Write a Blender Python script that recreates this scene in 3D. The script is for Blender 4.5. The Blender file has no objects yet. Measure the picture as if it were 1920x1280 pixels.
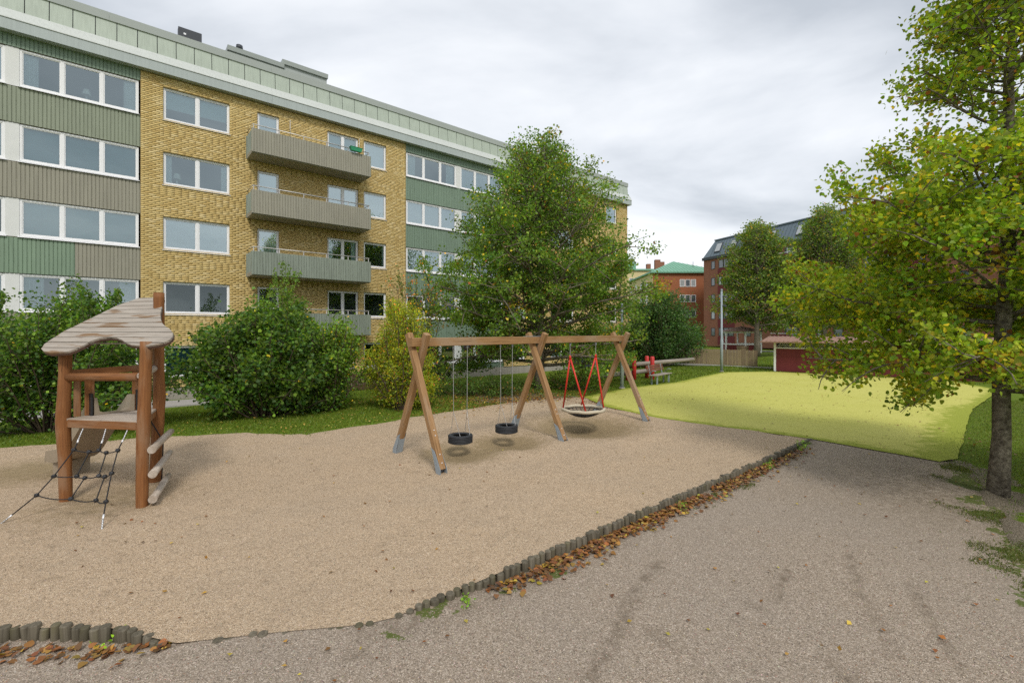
import bpy, bmesh, math, random
import numpy as np
from mathutils import Vector, Matrix
from mathutils.geometry import delaunay_2d_cdt

random.seed(4)
rng = np.random.default_rng(4)
R = math.radians
sc = bpy.context.scene
col = sc.collection

# ------------------------------------------------------------------ camera
F, EYE = 880.0, 2.5                       # focal length in photo pixels, eye height
cam = bpy.data.cameras.new('camera')
cam.sensor_width = 36.0
cam.lens = F / 1920 * 36
cam.shift_y = -20 / 1920
cam.clip_start = 0.05
cam.clip_end = 3000
camo = bpy.data.objects.new('camera', cam)
camo.location = (0, 0, EYE)
camo.rotation_euler = (R(90), 0, 0)
col.objects.link(camo)
sc.camera = camo

# ------------------------------------------------------------------ sky, sun, exposure
SUN_EL, SUN_AZ = 48.0, 165.0              # azimuth clockwise from +Y
w = bpy.data.worlds.new('World'); sc.world = w; w.use_nodes = True
nt = w.node_tree; nt.nodes.clear()
def N(t, kind, **kw):
    n = t.nodes.new(kind)
    for k, v in kw.items():
        if k.startswith('i_'): n.inputs[k[2:].replace('_', ' ')].default_value = v
        else: setattr(n, k, v)
    return n
sky = N(nt, 'ShaderNodeTexSky', sky_type='NISHITA', sun_disc=False, sun_elevation=R(SUN_EL), sun_rotation=R(SUN_AZ), air_density=1.2, dust_density=3.0)
bg1 = N(nt, 'ShaderNodeBackground', i_Strength=0.12)
nt.links.new(sky.outputs[0], bg1.inputs[0])
tc = N(nt, 'ShaderNodeTexCoord')
sep = N(nt, 'ShaderNodeSeparateXYZ'); nt.links.new(tc.outputs['Generated'], sep.inputs[0])
zz = N(nt, 'ShaderNodeMath', operation='ABSOLUTE'); nt.links.new(sep.outputs['Z'], zz.inputs[0])
zz2 = N(nt, 'ShaderNodeMath', operation='ADD'); zz2.inputs[1].default_value = 0.28; nt.links.new(zz.outputs[0], zz2.inputs[0])
dx = N(nt, 'ShaderNodeMath', operation='DIVIDE'); nt.links.new(sep.outputs['X'], dx.inputs[0]); nt.links.new(zz2.outputs[0], dx.inputs[1])
dy = N(nt, 'ShaderNodeMath', operation='DIVIDE'); nt.links.new(sep.outputs['Y'], dy.inputs[0]); nt.links.new(zz2.outputs[0], dy.inputs[1])
cmb = N(nt, 'ShaderNodeCombineXYZ'); nt.links.new(dx.outputs[0], cmb.inputs[0]); nt.links.new(dy.outputs[0], cmb.inputs[1])
mp = N(nt, 'ShaderNodeMapping'); mp.inputs['Scale'].default_value = (0.75, 1.25, 1); mp.inputs['Location'].default_value = (1.2, 4.4, 0); mp.inputs['Rotation'].default_value = (0, 0, 0.5)
nt.links.new(cmb.outputs[0], mp.inputs[0])
cn = N(nt, 'ShaderNodeTexNoise', i_Scale=1.15, i_Detail=7.0, i_Roughness=0.52, i_Distortion=0.35)
nt.links.new(mp.outputs[0], cn.inputs['Vector'])
cr = N(nt, 'ShaderNodeValToRGB')
e = cr.color_ramp.elements
e[0].position = 0.36; e[0].color = (0.43, 0.46, 0.50, 1)
e[1].position = 0.67; e[1].color = (0.83, 0.84, 0.855, 1)
m = e.new(0.50); m.color = (0.62, 0.645, 0.68, 1)
nt.links.new(cn.outputs['Fac'], cr.inputs[0])
bg2 = N(nt, 'ShaderNodeBackground', i_Strength=1.0); nt.links.new(cr.outputs[0], bg2.inputs[0])
mx = N(nt, 'ShaderNodeMixShader'); mx.inputs[0].default_value = 0.9
nt.links.new(bg1.outputs[0], mx.inputs[1]); nt.links.new(bg2.outputs[0], mx.inputs[2])
wo = N(nt, 'ShaderNodeOutputWorld'); nt.links.new(mx.outputs[0], wo.inputs[0])

sl = bpy.data.lights.new('sun', 'SUN'); sl.energy = 1.5; sl.angle = R(12); sl.color = (1.0, 0.96, 0.9)
so = bpy.data.objects.new('sun', sl); col.objects.link(so)
sd = Vector((math.sin(R(SUN_AZ)) * math.cos(R(SUN_EL)), math.cos(R(SUN_AZ)) * math.cos(R(SUN_EL)), math.sin(R(SUN_EL))))
so.rotation_euler = (-sd).to_track_quat('-Z', 'Y').to_euler(); so.location = sd * 60
sc.view_settings.view_transform = 'Standard'; sc.view_settings.look = 'None'
sc.view_settings.exposure = 0.5; sc.view_settings.gamma = 1.0
sc.view_settings.use_curve_mapping = False
sc.cycles.max_bounces = 6; sc.cycles.diffuse_bounces = 3; sc.cycles.glossy_bounces = 3
sc.cycles.transparent_max_bounces = 8; sc.cycles.transmission_bounces = 4
sc.cycles.use_denoising = False
sc.cycles.caustics_reflective = False; sc.cycles.caustics_refractive = False

# ------------------------------------------------------------------ helpers
def G(x, y, z=0.0):
    """photo pixel -> world point on the level z"""
    Y = (EYE - z) * F / (y - 620.0)
    return np.array([(x - 960) / F * Y, Y, z])
def P(x, y, Y):
    return np.array([(x - 960) / F * Y, Y, EYE + (620 - y) / F * Y])
def sm(a, b, x):
    t = np.clip((np.asarray(x, float) - a) / (b - a), 0, 1)
    return t * t * (3 - 2 * t)

_perm = np.random.default_rng(1).random((256, 256))
def vnoise(x, y, s=1.0):
    x = np.asarray(x, float) * s; y = np.asarray(y, float) * s
    xi = np.floor(x).astype(int); yi = np.floor(y).astype(int)
    fx = x - xi; fy = y - yi
    fx = fx * fx * (3 - 2 * fx); fy = fy * fy * (3 - 2 * fy)
    g = lambda a, b: _perm[a % 256, b % 256]
    return (g(xi, yi) * (1 - fx) + g(xi + 1, yi) * fx) * (1 - fy) + (g(xi, yi + 1) * (1 - fx) + g(xi + 1, yi + 1) * fx) * fy
def fbm(x, y, s=1.0, o=4):
    t = 0; a = 0.5
    for i in range(o):
        t = t + a * vnoise(np.asarray(x) + 17 * i, np.asarray(y) - 9 * i, s * 2 ** i); a *= 0.5
    return t

# -------- mesh building
def mesh_np(name, verts, faces, mat=None, parent=None, attrs=None, smooth=False):
    """verts (N,3); faces: list of int arrays (M,k)"""
    me = bpy.data.meshes.new(name)
    verts = np.asarray(verts, np.float32)
    me.vertices.add(len(verts)); me.vertices.foreach_set('co', verts.ravel())
    loops = np.concatenate([f.ravel() for f in faces]).astype(np.int32)
    tot = np.concatenate([np.full(len(f), f.shape[1]) for f in faces]).astype(np.int32)
    st = np.concatenate([[0], np.cumsum(tot)[:-1]]).astype(np.int32)
    me.loops.add(len(loops)); me.loops.foreach_set('vertex_index', loops)
    me.polygons.add(len(tot)); me.polygons.foreach_set('loop_start', st)
    try: me.polygons.foreach_set('loop_total', tot)
    except Exception: pass
    if smooth: me.polygons.foreach_set('use_smooth', np.ones(len(tot), bool))
    for k, v in (attrs or {}).items():
        v = np.asarray(v, np.float32)
        if v.ndim == 1:
            a = me.attributes.new(k, 'FLOAT', 'POINT'); a.data.foreach_set('value', v)
        elif v.shape[1] == 3:
            a = me.attributes.new(k, 'FLOAT_VECTOR', 'POINT'); a.data.foreach_set('vector', v.ravel())
        else:
            a = me.attributes.new(k, 'FLOAT_COLOR', 'POINT'); a.data.foreach_set('color', v.ravel())
    me.update(calc_edges=True); me.validate()
    if mat: me.materials.append(mat)
    return link(name, me, parent)
def link(name, me, parent=None, loc=None, rot=None):
    o = bpy.data.objects.new(name, me); col.objects.link(o)
    if parent: o.parent = parent
    if loc is not None: o.location = loc
    if rot is not None: o.rotation_euler = rot
    return o
def tag(o, label=None, cat=None, group=None, kind=None):
    if label: o['label'] = label
    if cat: o['category'] = cat
    if group: o['group'] = group
    if kind: o['kind'] = kind
    return o
def thing(name, label, cat, loc=(0, 0, 0), rz=0.0, group=None):
    o = bpy.data.objects.new(name, None); o.empty_display_size = 0.2
    col.objects.link(o); o.location = loc; o.rotation_euler = (0, 0, rz)
    return tag(o, label, cat, group)

class MB:
    """collects boxes, bars and tubes into one mesh; 'gc' carries grain coordinates"""
    def __init__(s, org=(0, 0, 0)):
        s.v = []; s.f = []; s.g = []; s.org = Vector(org); s.smooth = []
    def add(s, vs, fs, gs=None, smooth=False):
        o = len(s.v); s.v += [Vector(v) - s.org for v in vs]
        s.g += gs if gs else [tuple(v) for v in vs]
        s.f += [tuple(i + o for i in f) for f in fs]; s.smooth += [smooth] * len(fs)
        return s
    def box(s, a, b):
        x0, y0, z0 = a; x1, y1, z1 = b
        vs = [(x0, y0, z0), (x1, y0, z0), (x1, y1, z0), (x0, y1, z0), (x0, y0, z1), (x1, y0, z1), (x1, y1, z1), (x0, y1, z1)]
        return s.add(vs, [(0, 3, 2, 1), (4, 5, 6, 7), (0, 1, 5, 4), (1, 2, 6, 5), (2, 3, 7, 6), (3, 0, 4, 7)])
    def bar(s, p, q, w, h, up=(0, 0, 1), bev=0.0):
        """rectangular bar from p to q; w across, h along up"""
        p = Vector(p); q = Vector(q); d = q - p; L = d.length; d.normalize()
        x = d.cross(Vector(up)); x = x.normalized() if x.length > 1e-5 else Vector((1, 0, 0)); u = x.cross(d).normalized()
        b = min(bev, w * 0.4, h * 0.4)
        if b > 0:
            prof = [(-w/2 + b, -h/2), (w/2 - b, -h/2), (w/2, -h/2 + b), (w/2, h/2 - b), (w/2 - b, h/2), (-w/2 + b, h/2), (-w/2, h/2 - b), (-w/2, -h/2 + b)]
        else:
            prof = [(-w/2, -h/2), (w/2, -h/2), (w/2, h/2), (-w/2, h/2)]
        n = len(prof); vs = []; gs = []; r0 = random.random() * 50
        for t, c in ((0, p), (L, q)):
            for a, c2 in prof:
                vs.append(c + x * a + u * c2); gs.append((t + r0, a + r0, c2))
        fs = [(i, (i + 1) % n, n + (i + 1) % n, n + i) for i in range(n)] + [tuple(range(n - 1, -1, -1)), tuple(range(n, 2 * n))]
        return s.add(vs, fs, gs)
    def tube(s, pts, rad, n=8, cap=True, smooth=True, closed=False):
        pts = [Vector(p) for p in pts]; m = len(pts)
        rad = [rad] * m if not hasattr(rad, '__len__') else rad
        vs = []; gs = []; L = 0; r0 = random.random() * 50
        d0 = (pts[1] - pts[0]).normalized()
        x = d0.orthogonal().normalized()
        for i, p in enumerate(pts):
            a = pts[(i - 1) % m] if (i > 0 or closed) else pts[0]
            b = pts[(i + 1) % m] if (i < m - 1 or closed) else pts[-1]
            d = (b - a); d = d.normalized() if d.length > 1e-9 else d0
            x = (x - d * x.dot(d)); x = x.normalized() if x.length > 1e-6 else d.orthogonal().normalized()
            y = d.cross(x)
            if i: L += (p - pts[i - 1]).length
            for k in range(n):
                t = 2 * math.pi * k / n
                vs.append(p + (x * math.cos(t) + y * math.sin(t)) * rad[i]); gs.append((L + r0, math.cos(t) * rad[i] + r0, math.sin(t) * rad[i]))
        fs = []
        for i in range(m if closed else m - 1):
            j = (i + 1) % m
            for k in range(n):
                fs.append((i * n + k, i * n + (k + 1) % n, j * n + (k + 1) % n, j * n + k))
        s.add(vs, fs, gs, smooth)
        if cap and not closed:
            o = len(s.v) - len(vs)
            s.f += [tuple(o + k for k in range(n - 1, -1, -1)), tuple(o + (m - 1) * n + k for k in range(n))]; s.smooth += [False, False]
        return s
    def mesh(s, name, mat=None):
        me = bpy.data.meshes.new(name); me.from_pydata([tuple(v) for v in s.v], [], s.f)
        me.polygons.foreach_set('use_smooth', s.smooth)
        a = me.attributes.new('gc', 'FLOAT_VECTOR', 'POINT'); a.data.foreach_set('vector', np.array(s.g, np.float32).ravel())
        if mat: me.materials.append(mat)
        me.update(); return me
    def build(s, name, mat=None, parent=None):
        return link(name, s.mesh(name, mat), parent)

# ------------------------------------------------------------------ materials
def newmat(name):
    m = bpy.data.materials.new(name); m.use_nodes = True
    t = m.node_tree; b = t.nodes['Principled BSDF']
    return m, t, b
def lk(t, a, b): t.links.new(a, b)
def c4(c): return (c[0], c[1], c[2], 1)
def mixc(t, fac, a, b, mode='MIX'):
    n = N(t, 'ShaderNodeMix', data_type='RGBA', blend_type=mode)
    for sock, v in ((n.inputs['Factor'], fac), (n.inputs['A'], a), (n.inputs['B'], b)):
        pass
    ins = {'f': n.inputs[0], 'a': n.inputs[6], 'b': n.inputs[7]}
    for k, v in (('f', fac), ('a', a), ('b', b)):
        if isinstance(v, (int, float)): ins[k].default_value = v
        elif isinstance(v, tuple): ins[k].default_value = c4(v)
        else: lk(t, v, ins[k])
    return n.outputs[2]
def noise(t, scale, detail=4, vec=None, rough=0.55, dist=0.0):
    n = N(t, 'ShaderNodeTexNoise', i_Scale=scale, i_Detail=detail, i_Roughness=rough, i_Distortion=dist)
    if vec is not None: lk(t, vec, n.inputs['Vector'])
    return n
def ramp(t, fac, stops):
    r = N(t, 'ShaderNodeValToRGB'); e = r.color_ramp.elements
    while len(e) < len(stops): e.new(0.5)
    for k, (p, c) in enumerate(stops): e[k].position = p; e[k].color = c4(c) if isinstance(c, tuple) else (c, c, c, 1)
    lk(t, fac, r.inputs[0]); return r.outputs[0]
def bump(t, b, h, strength=0.3, dist=0.01):
    n = N(t, 'ShaderNodeBump', i_Strength=strength, i_Distance=dist); lk(t, h, n.inputs['Height']); lk(t, n.outputs[0], b.inputs['Normal'])
def objco(t): return N(t, 'ShaderNodeTexCoord').outputs['Object']
def geo(t): return N(t, 'ShaderNodeNewGeometry').outputs['Position']
def attr(t, name): return N(t, 'ShaderNodeAttribute', attribute_name=name)

def paint(name, c, rough=0.5, var=0.25, scale=2.5, spec=0.4, metal=0.0, streak=0.0):
    m, t, b = newmat(name)
    n = noise(t, scale, 6, objco(t))
    colr = mixc(t, n.outputs[0], tuple(x * (1 - var) for x in c), tuple(min(1, x * (1 + var)) for x in c))
    if streak:
        mpn = N(t, 'ShaderNodeMapping'); mpn.inputs['Scale'].default_value = (9, 9, 0.5); lk(t, objco(t), mpn.inputs[0])
        s = noise(t, 2.0, 5, mpn.outputs[0])
        colr = mixc(t, ramp(t, s.outputs[0], [(0.42, 0.0), (0.75, streak)]), colr, tuple(x * 0.45 for x in c))
    lk(t, colr, b.inputs['Base Color']); b.inputs['Roughness'].default_value = rough
    b.inputs['Specular IOR Level'].default_value = spec; b.inputs['Metallic'].default_value = metal
    n2 = noise(t, scale * 40, 3, objco(t)); bump(t, b, n2.outputs[0], 0.08, 0.004)
    return m
def wood(name, c1, c2, c3=None, rough=0.65, patch=0.0, tone=None):
    """grain follows the piece: c1 to c2, c3 in patches"""
    m, t, b = newmat(name)
    g = attr(t, 'gc').outputs['Vector']
    mpn = N(t, 'ShaderNodeMapping'); mpn.inputs['Scale'].default_value = (1.1, 22, 22); lk(t, g, mpn.inputs[0])
    n = noise(t, 1.6, 7, mpn.outputs[0], 0.6, 0.4)
    mp2 = N(t, 'ShaderNodeMapping'); mp2.inputs['Scale'].default_value = (0.8, 3, 3); lk(t, g, mp2.inputs[0])
    n2 = noise(t, 1.5, 4, mp2.outputs[0])
    colr = mixc(t, ramp(t, n.outputs[0], [(0.3, 0.0), (0.7, 1.0)]), c1, c2)
    if c3: colr = mixc(t, ramp(t, n2.outputs[0], [(0.50 - patch * 0.1, 0.0), (0.62, 1.0)]), colr, c3)
    else: colr = mixc(t, n2.outputs[0], colr, tuple(x * 0.75 for x in c1))
    mp3 = N(t, 'ShaderNodeMapping'); mp3.inputs['Scale'].default_value = (2.2, 60, 60); lk(t, g, mp3.inputs[0])
    n3 = noise(t, 1.0, 2, mp3.outputs[0])
    colr = mixc(t, ramp(t, n3.outputs[0], [(0.62, 0.0), (0.72, 0.7)]), colr, tuple(x * 0.35 for x in c1))
    lk(t, colr, b.inputs['Base Color']); b.inputs['Roughness'].default_value = rough; b.inputs['Specular IOR Level'].default_value = 0.3
    if tone:
        oi = N(t, 'ShaderNodeObjectInfo'); colr = mixc(t, ramp(t, oi.outputs['Random'], [(0.0, 0.0), (1.0, 0.6)]), colr, mixc(t, 1.0, colr, tone, 'MULTIPLY')); lk(t, colr, b.inputs['Base Color'])
    bump(t, b, n.outputs[0], 0.35, 0.006)
    return m
def leafmat(name, trans=0.35):
    m, t, b = newmat(name)
    a = attr(t, 'col').outputs['Color']
    lk(t, a, b.inputs['Base Color']); b.inputs['Roughness'].default_value = 0.5; b.inputs['Specular IOR Level'].default_value = 0.35
    tr = N(t, 'ShaderNodeBsdfTranslucent')
    br = mixc(t, 0.6, a, mixc(t, 1.0, a, (1.9, 1.8, 0.7), 'MULTIPLY')); lk(t, br, tr.inputs['Color'])
    mx = N(t, 'ShaderNodeMixShader'); mx.inputs[0].default_value = trans
    lk(t, b.outputs[0], mx.inputs[1]); lk(t, tr.outputs[0], mx.inputs[2])
    lk(t, mx.outputs[0], t.nodes['Material Output'].inputs['Surface'])
    return m
def granular(name, build):
    m, t, b = newmat(name); build(t, b); b.inputs['Roughness'].default_value = 0.95; b.inputs['Specular IOR Level'].default_value = 0.15
    return m
def grains(t, pos, base, dark, light, scale=150.0, amt=1.0):
    """gravel: grains of differing colour, with their own relief"""
    v = N(t, 'ShaderNodeTexVoronoi', i_Scale=scale); lk(t, pos, v.inputs['Vector'])
    sepc = N(t, 'ShaderNodeSeparateColor'); lk(t, v.outputs['Color'], sepc.inputs[0])
    c = ramp(t, sepc.outputs[0], [(0.0, dark), (0.30, base), (0.72, base), (1.0, light)])
    v2 = N(t, 'ShaderNodeTexVoronoi', i_Scale=scale * 0.5); lk(t, pos, v2.inputs['Vector'])
    sep2 = N(t, 'ShaderNodeSeparateColor'); lk(t, v2.outputs['Color'], sep2.inputs[0])
    c2 = ramp(t, sep2.outputs[1], [(0.0, dark), (0.18, base), (0.85, base), (1.0, light)])
    c = mixc(t, 0.32, c, c2)
    inv = N(t, 'ShaderNodeMath', operation='SUBTRACT'); inv.inputs[0].default_value = 1.0; lk(t, v.outputs['Distance'], inv.inputs[1])
    return c, inv.outputs[0]
M = {}
def b_sand(t, b):
    p = geo(t)
    c, h = grains(t, p, (0.56, 0.41, 0.265), (0.11, 0.075, 0.048), (0.90, 0.75, 0.57))
    big = noise(t, 0.55, 5, p); med = noise(t, 5.0, 5, p)
    c = mixc(t, ramp(t, big.outputs[0], [(0.35, 0.0), (0.7, 0.55)]), c, mixc(t, 0.5, c, (0.40, 0.335, 0.26)))
    c = mixc(t, ramp(t, med.outputs[0], [(0.56, 0.0), (0.70, 0.3)]), c, (0.26, 0.195, 0.135))
    sp1 = noise(t, 22.0, 4, p, 0.7); c = mixc(t, ramp(t, sp1.outputs[0], [(0.54, 0.0), (0.66, 0.5)]), c, (0.20, 0.145, 0.095))
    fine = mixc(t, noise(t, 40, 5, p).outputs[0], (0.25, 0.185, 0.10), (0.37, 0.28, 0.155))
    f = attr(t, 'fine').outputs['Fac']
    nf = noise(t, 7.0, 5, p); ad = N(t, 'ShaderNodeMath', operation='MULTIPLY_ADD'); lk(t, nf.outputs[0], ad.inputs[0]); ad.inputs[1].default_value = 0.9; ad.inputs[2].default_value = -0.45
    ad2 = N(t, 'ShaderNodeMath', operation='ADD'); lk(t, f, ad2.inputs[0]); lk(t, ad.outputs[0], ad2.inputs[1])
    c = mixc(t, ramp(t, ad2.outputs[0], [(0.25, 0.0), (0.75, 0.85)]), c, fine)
    lk(t, c, b.inputs['Base Color'])
    hh = N(t, 'ShaderNodeMath', operation='MULTIPLY_ADD'); lk(t, med.outputs[0], hh.inputs[0]); hh.inputs[1].default_value = 1.6; lk(t, h, hh.inputs[2])
    vf = N(t, 'ShaderNodeTexVoronoi', i_Scale=2.4); wv = N(t, 'ShaderNodeMapping'); wv.inputs['Scale'].default_value = (1.0, .7, 1); wv.inputs['Rotation'].default_value = (0, 0, .6); lk(t, p, wv.inputs[0]); lk(t, wv.outputs[0], vf.inputs['Vector'])
    dip = ramp(t, vf.outputs['Distance'], [(0.10, 0.0), (0.30, 1.0)])
    b1 = N(t, 'ShaderNodeBump', i_Strength=0.4, i_Distance=0.04); lk(t, dip, b1.inputs['Height'])
    b2 = N(t, 'ShaderNodeBump', i_Strength=0.8, i_Distance=0.014); lk(t, hh.outputs[0], b2.inputs['Height']); lk(t, b1.outputs[0], b2.inputs['Normal']); lk(t, b2.outputs[0], b.inputs['Normal'])
M['sand'] = granular('sand_gravel', b_sand)
GRASS1, GRASS2 = (0.060, 0.105, 0.010), (0.105, 0.155, 0.016)
def b_path(t, b):
    p = geo(t)
    c, h = grains(t, p, (0.315, 0.252, 0.19), (0.06, 0.047, 0.036), (0.70, 0.60, 0.50), 140.0)
    big = noise(t, 0.7, 5, p); med = noise(t, 3.5, 6, p)
    c = mixc(t, ramp(t, big.outputs[0], [(0.35, 0.0), (0.7, 0.4)]), c, mixc(t, 0.5, c, (0.26, 0.235, 0.21)))
    nd = noise(t, 9.0, 6, p)
    d = attr(t, 'dirt_shade').outputs['Fac']
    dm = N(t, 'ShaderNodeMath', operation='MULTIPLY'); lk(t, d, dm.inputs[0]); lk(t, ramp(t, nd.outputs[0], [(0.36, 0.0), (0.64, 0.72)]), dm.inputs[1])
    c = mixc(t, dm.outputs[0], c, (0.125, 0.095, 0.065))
    mo = attr(t, 'moss').outputs['Fac']
    nm = noise(t, 2.3, 7, p, 0.68); mm = N(t, 'ShaderNodeMath', operation='ADD'); lk(t, mo, mm.inputs[0]); lk(t, nm.outputs[0], mm.inputs[1])
    gcol = mixc(t, noise(t, 30, 4, p).outputs[0], (0.05, 0.085, 0.012), (0.13, 0.15, 0.03))
    c = mixc(t, ramp(t, mm.outputs[0], [(0.98, 0.0), (1.3, 0.9)]), c, gcol)
    lk(t, c, b.inputs['Base Color'])
    bump(t, b, h, 0.7, 0.010)
M['path'] = granular('path_gravel', b_path)
def b_lawn(t, b):
    p = geo(t)
    n1 = noise(t, 1.1, 6, p); n2 = noise(t, 55, 4, p); n3 = noise(t, 0.25, 3, p)
    c = mixc(t, n2.outputs[0], (0.06, 0.11, 0.009), (0.165, 0.235, 0.02))
    c = mixc(t, ramp(t, n1.outputs[0], [(0.4, 0.0), (0.7, 0.6)]), c, (0.12, 0.155, 0.02))
    a = attr(t, 'bare').outputs['Fac']
    ad = N(t, 'ShaderNodeMath', operation='ADD'); lk(t, a, ad.inputs[0]); lk(t, noise(t, 2.2, 6, p, 0.65).outputs[0], ad.inputs[1])
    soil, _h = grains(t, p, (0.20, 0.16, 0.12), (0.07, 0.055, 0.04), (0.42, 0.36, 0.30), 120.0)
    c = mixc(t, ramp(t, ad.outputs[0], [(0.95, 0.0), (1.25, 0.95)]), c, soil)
    lk(t, c, b.inputs['Base Color']); bump(t, b, n2.outputs[0], 0.9, 0.03)
M['lawn'] = granular('lawn', b_lawn)
def b_turf(t, b):
    p = geo(t)
    n1 = noise(t, 0.5, 5, p); n2 = noise(t, 120, 3, p); n3 = noise(t, 3.0, 7, p, 0.7, 1.2)
    c = mixc(t, n1.outputs[0], (0.46, 0.45, 0.095), (0.58, 0.545, 0.175))
    c = mixc(t, ramp(t, n2.outputs[0], [(0.3, 0.45), (0.6, 0.0)]), c, (0.24, 0.27, 0.03))
    c = mixc(t, ramp(t, n3.outputs[0], [(0.56, 0.0), (0.66, 0.5)]), c, (0.30, 0.30, 0.05))
    n4 = noise(t, 14, 6, p, 0.7); c = mixc(t, ramp(t, n4.outputs[0], [(0.35, 0.3), (0.55, 0.0)]), c, (0.40, 0.40, 0.08))
    e = attr(t, 'edge').outputs['Fac']
    ad = N(t, 'ShaderNodeMath', operation='ADD'); lk(t, e, ad.inputs[0]); lk(t, noise(t, 4.0, 5, p).outputs[0], ad.inputs[1])
    c = mixc(t, ramp(t, ad.outputs[0], [(0.8, 0.0), (1.5, 0.85)]), c, (0.24, 0.28, 0.03))
    lk(t, c, b.inputs['Base Color']); bump(t, b, n2.outputs[0], 0.5, 0.01)
M['turf'] = granular('yellow_turf', b_turf)
def b_paving(t, b):
    p = geo(t); n = noise(t, 30, 5, p)
    lk(t, mixc(t, n.outputs[0], (0.28, 0.265, 0.25), (0.42, 0.40, 0.38)), b.inputs['Base Color'])
M['paving'] = granular('paving', b_paving)

def b_brick(t, b):                         # tint of every brick is carried by its own attribute
    a = attr(t, 'tint').outputs['Fac']; p = objco(t)
    c = ramp(t, a, [(0.0, (0.58, 0.42, 0.165)), (0.3, (0.63, 0.47, 0.195)), (0.75, (0.69, 0.53, 0.235)), (1.0, (0.76, 0.61, 0.32))])
    n = noise(t, 28, 4, p)
    c = mixc(t, ramp(t, n.outputs[0], [(0.35, 0.5), (0.7, 0.0)]), c, mixc(t, 1.0, c, (0.8, 0.75, 0.68), 'MULTIPLY'))
    big = noise(t, 0.35, 4, p); c = mixc(t, ramp(t, big.outputs[0], [(0.4, 0.0), (0.7, 0.3)]), c, mixc(t, 1.0, c, (0.72, 0.68, 0.62), 'MULTIPLY'))
    lk(t, c, b.inputs['Base Color']); bump(t, b, n.outputs[0], 0.4, 0.01)
M['brick'] = granular('yellow_brick', b_brick); M['brick'].node_tree.nodes['Principled BSDF'].inputs['Roughness'].default_value = 0.7
M['mortar'] = paint('dark_mortar', (0.30, 0.215, 0.10), 0.95, 0.2, 6)
M['plinth'] = paint('concrete_plinth', (0.33, 0.30, 0.26), 0.9, 0.25, 1.5, streak=0.4)
M['white'] = paint('white_window_paint', (0.80, 0.80, 0.81), 0.35, 0.05, 3)
M['offwhite'] = paint('offwhite_panel', (0.66, 0.665, 0.65), 0.5, 0.08, 3)
M['green'] = paint('green_cladding', (0.19, 0.262, 0.195), 0.5, 0.12, 1.0, streak=0.35)
M['green2'] = paint('bright_green_cladding', (0.205, 0.285, 0.20), 0.5, 0.15, 0.8, streak=0.3)
M['olive'] = paint('olive_cladding', (0.25, 0.28, 0.205), 0.5, 0.12, 0.8, streak=0.3)
M['taupe'] = paint('taupe_cladding', (0.30, 0.285, 0.225), 0.5, 0.14, 0.8, streak=0.35)
M['taupe_green'] = paint('weathered_green_taupe_cladding', (0.25, 0.285, 0.235), 0.5, 0.2, 0.6, streak=0.6)
M['soffit'] = paint('balcony_soffit', (0.34, 0.315, 0.26), 0.8, 0.15, 1.0)
M['patina'] = paint('patina_roof_panel', (0.41, 0.465, 0.395), 0.55, 0.14, 1.2, streak=0.3)
M['fascia'] = paint('grey_green_fascia', (0.385, 0.43, 0.42), 0.45, 0.08, 1.0, streak=0.2)
M['pale_band'] = paint('pale_eave_band', (0.52, 0.545, 0.52), 0.5, 0.07, 1.0, streak=0.25)
M['cap'] = paint('grey_roof_cap', (0.36, 0.39, 0.37), 0.45, 0.08, 1.0)
M['rail'] = paint('galvanised_rail', (0.50, 0.49, 0.47), 0.4, 0.1, 8, metal=0.4)
M['dark'] = paint('dark_grey_sheet', (0.045, 0.05, 0.06), 0.5, 0.2, 3)
M['bitumen'] = paint('roof_felt', (0.12, 0.12, 0.12), 0.95, 0.2, 3)
M['room'] = paint('room_wall', (0.40, 0.38, 0.35), 0.9, 0.05, 2)
M['curtain'] = paint('white_curtain', (0.74, 0.76, 0.78), 0.9, 0.05, 4)
M['blind'] = paint('pale_blue_blind', (0.42, 0.58, 0.62), 0.8, 0.06, 2)
M['teal'] = paint('teal_blind', (0.16, 0.33, 0.36), 0.8, 0.25, 1.2)
M['lampshade'] = paint('white_lampshade', (0.85, 0.83, 0.78), 0.8, 0.03, 2)
def glassmat(name, refl=0.22, tint=(0.74, 0.88, 0.90)):
    m, t, b = newmat(name); t.nodes.remove(b)
    tr = N(t, 'ShaderNodeBsdfTransparent'); tr.inputs[0].default_value = c4(tint)
    gl = N(t, 'ShaderNodeBsdfGlossy'); gl.inputs['Roughness'].default_value = 0.0; gl.inputs[0].default_value = (0.82, 0.96, 1, 1)
    nn = noise(t, 0.9, 2, objco(t)); bp = N(t, 'ShaderNodeBump', i_Strength=0.06, i_Distance=0.05); lk(t, nn.outputs[0], bp.inputs['Height']); lk(t, bp.outputs[0], gl.inputs['Normal'])
    fr = N(t, 'ShaderNodeFresnel', i_IOR=1.5)
    ma = N(t, 'ShaderNodeMath', operation='MULTIPLY_ADD', use_clamp=True); lk(t, fr.outputs[0], ma.inputs[0]); ma.inputs[1].default_value = 1.6; ma.inputs[2].default_value = refl
    mx = N(t, 'ShaderNodeMixShader'); lk(t, ma.outputs[0], mx.inputs[0]); lk(t, tr.outputs[0], mx.inputs[1]); lk(t, gl.outputs[0], mx.inputs[2])
    lk(t, mx.outputs[0], t.nodes['Material Output'].inputs['Surface'])
    return m
M['glass'] = glassmat('window_glass', .3); M['glass_dark'] = glassmat('dim_window_glass', .07); M['glass_mid'] = glassmat('window_glass_clear', .2)
M['wood_red'] = wood('oiled_robinia_wood', (0.165, 0.062, 0.019), (0.27, 0.115, 0.038), (0.25, 0.135, 0.07))
M['wood_swing'] = wood('swing_timber', (0.225, 0.12, 0.046), (0.38, 0.225, 0.105), (0.33, 0.22, 0.13))
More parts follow.
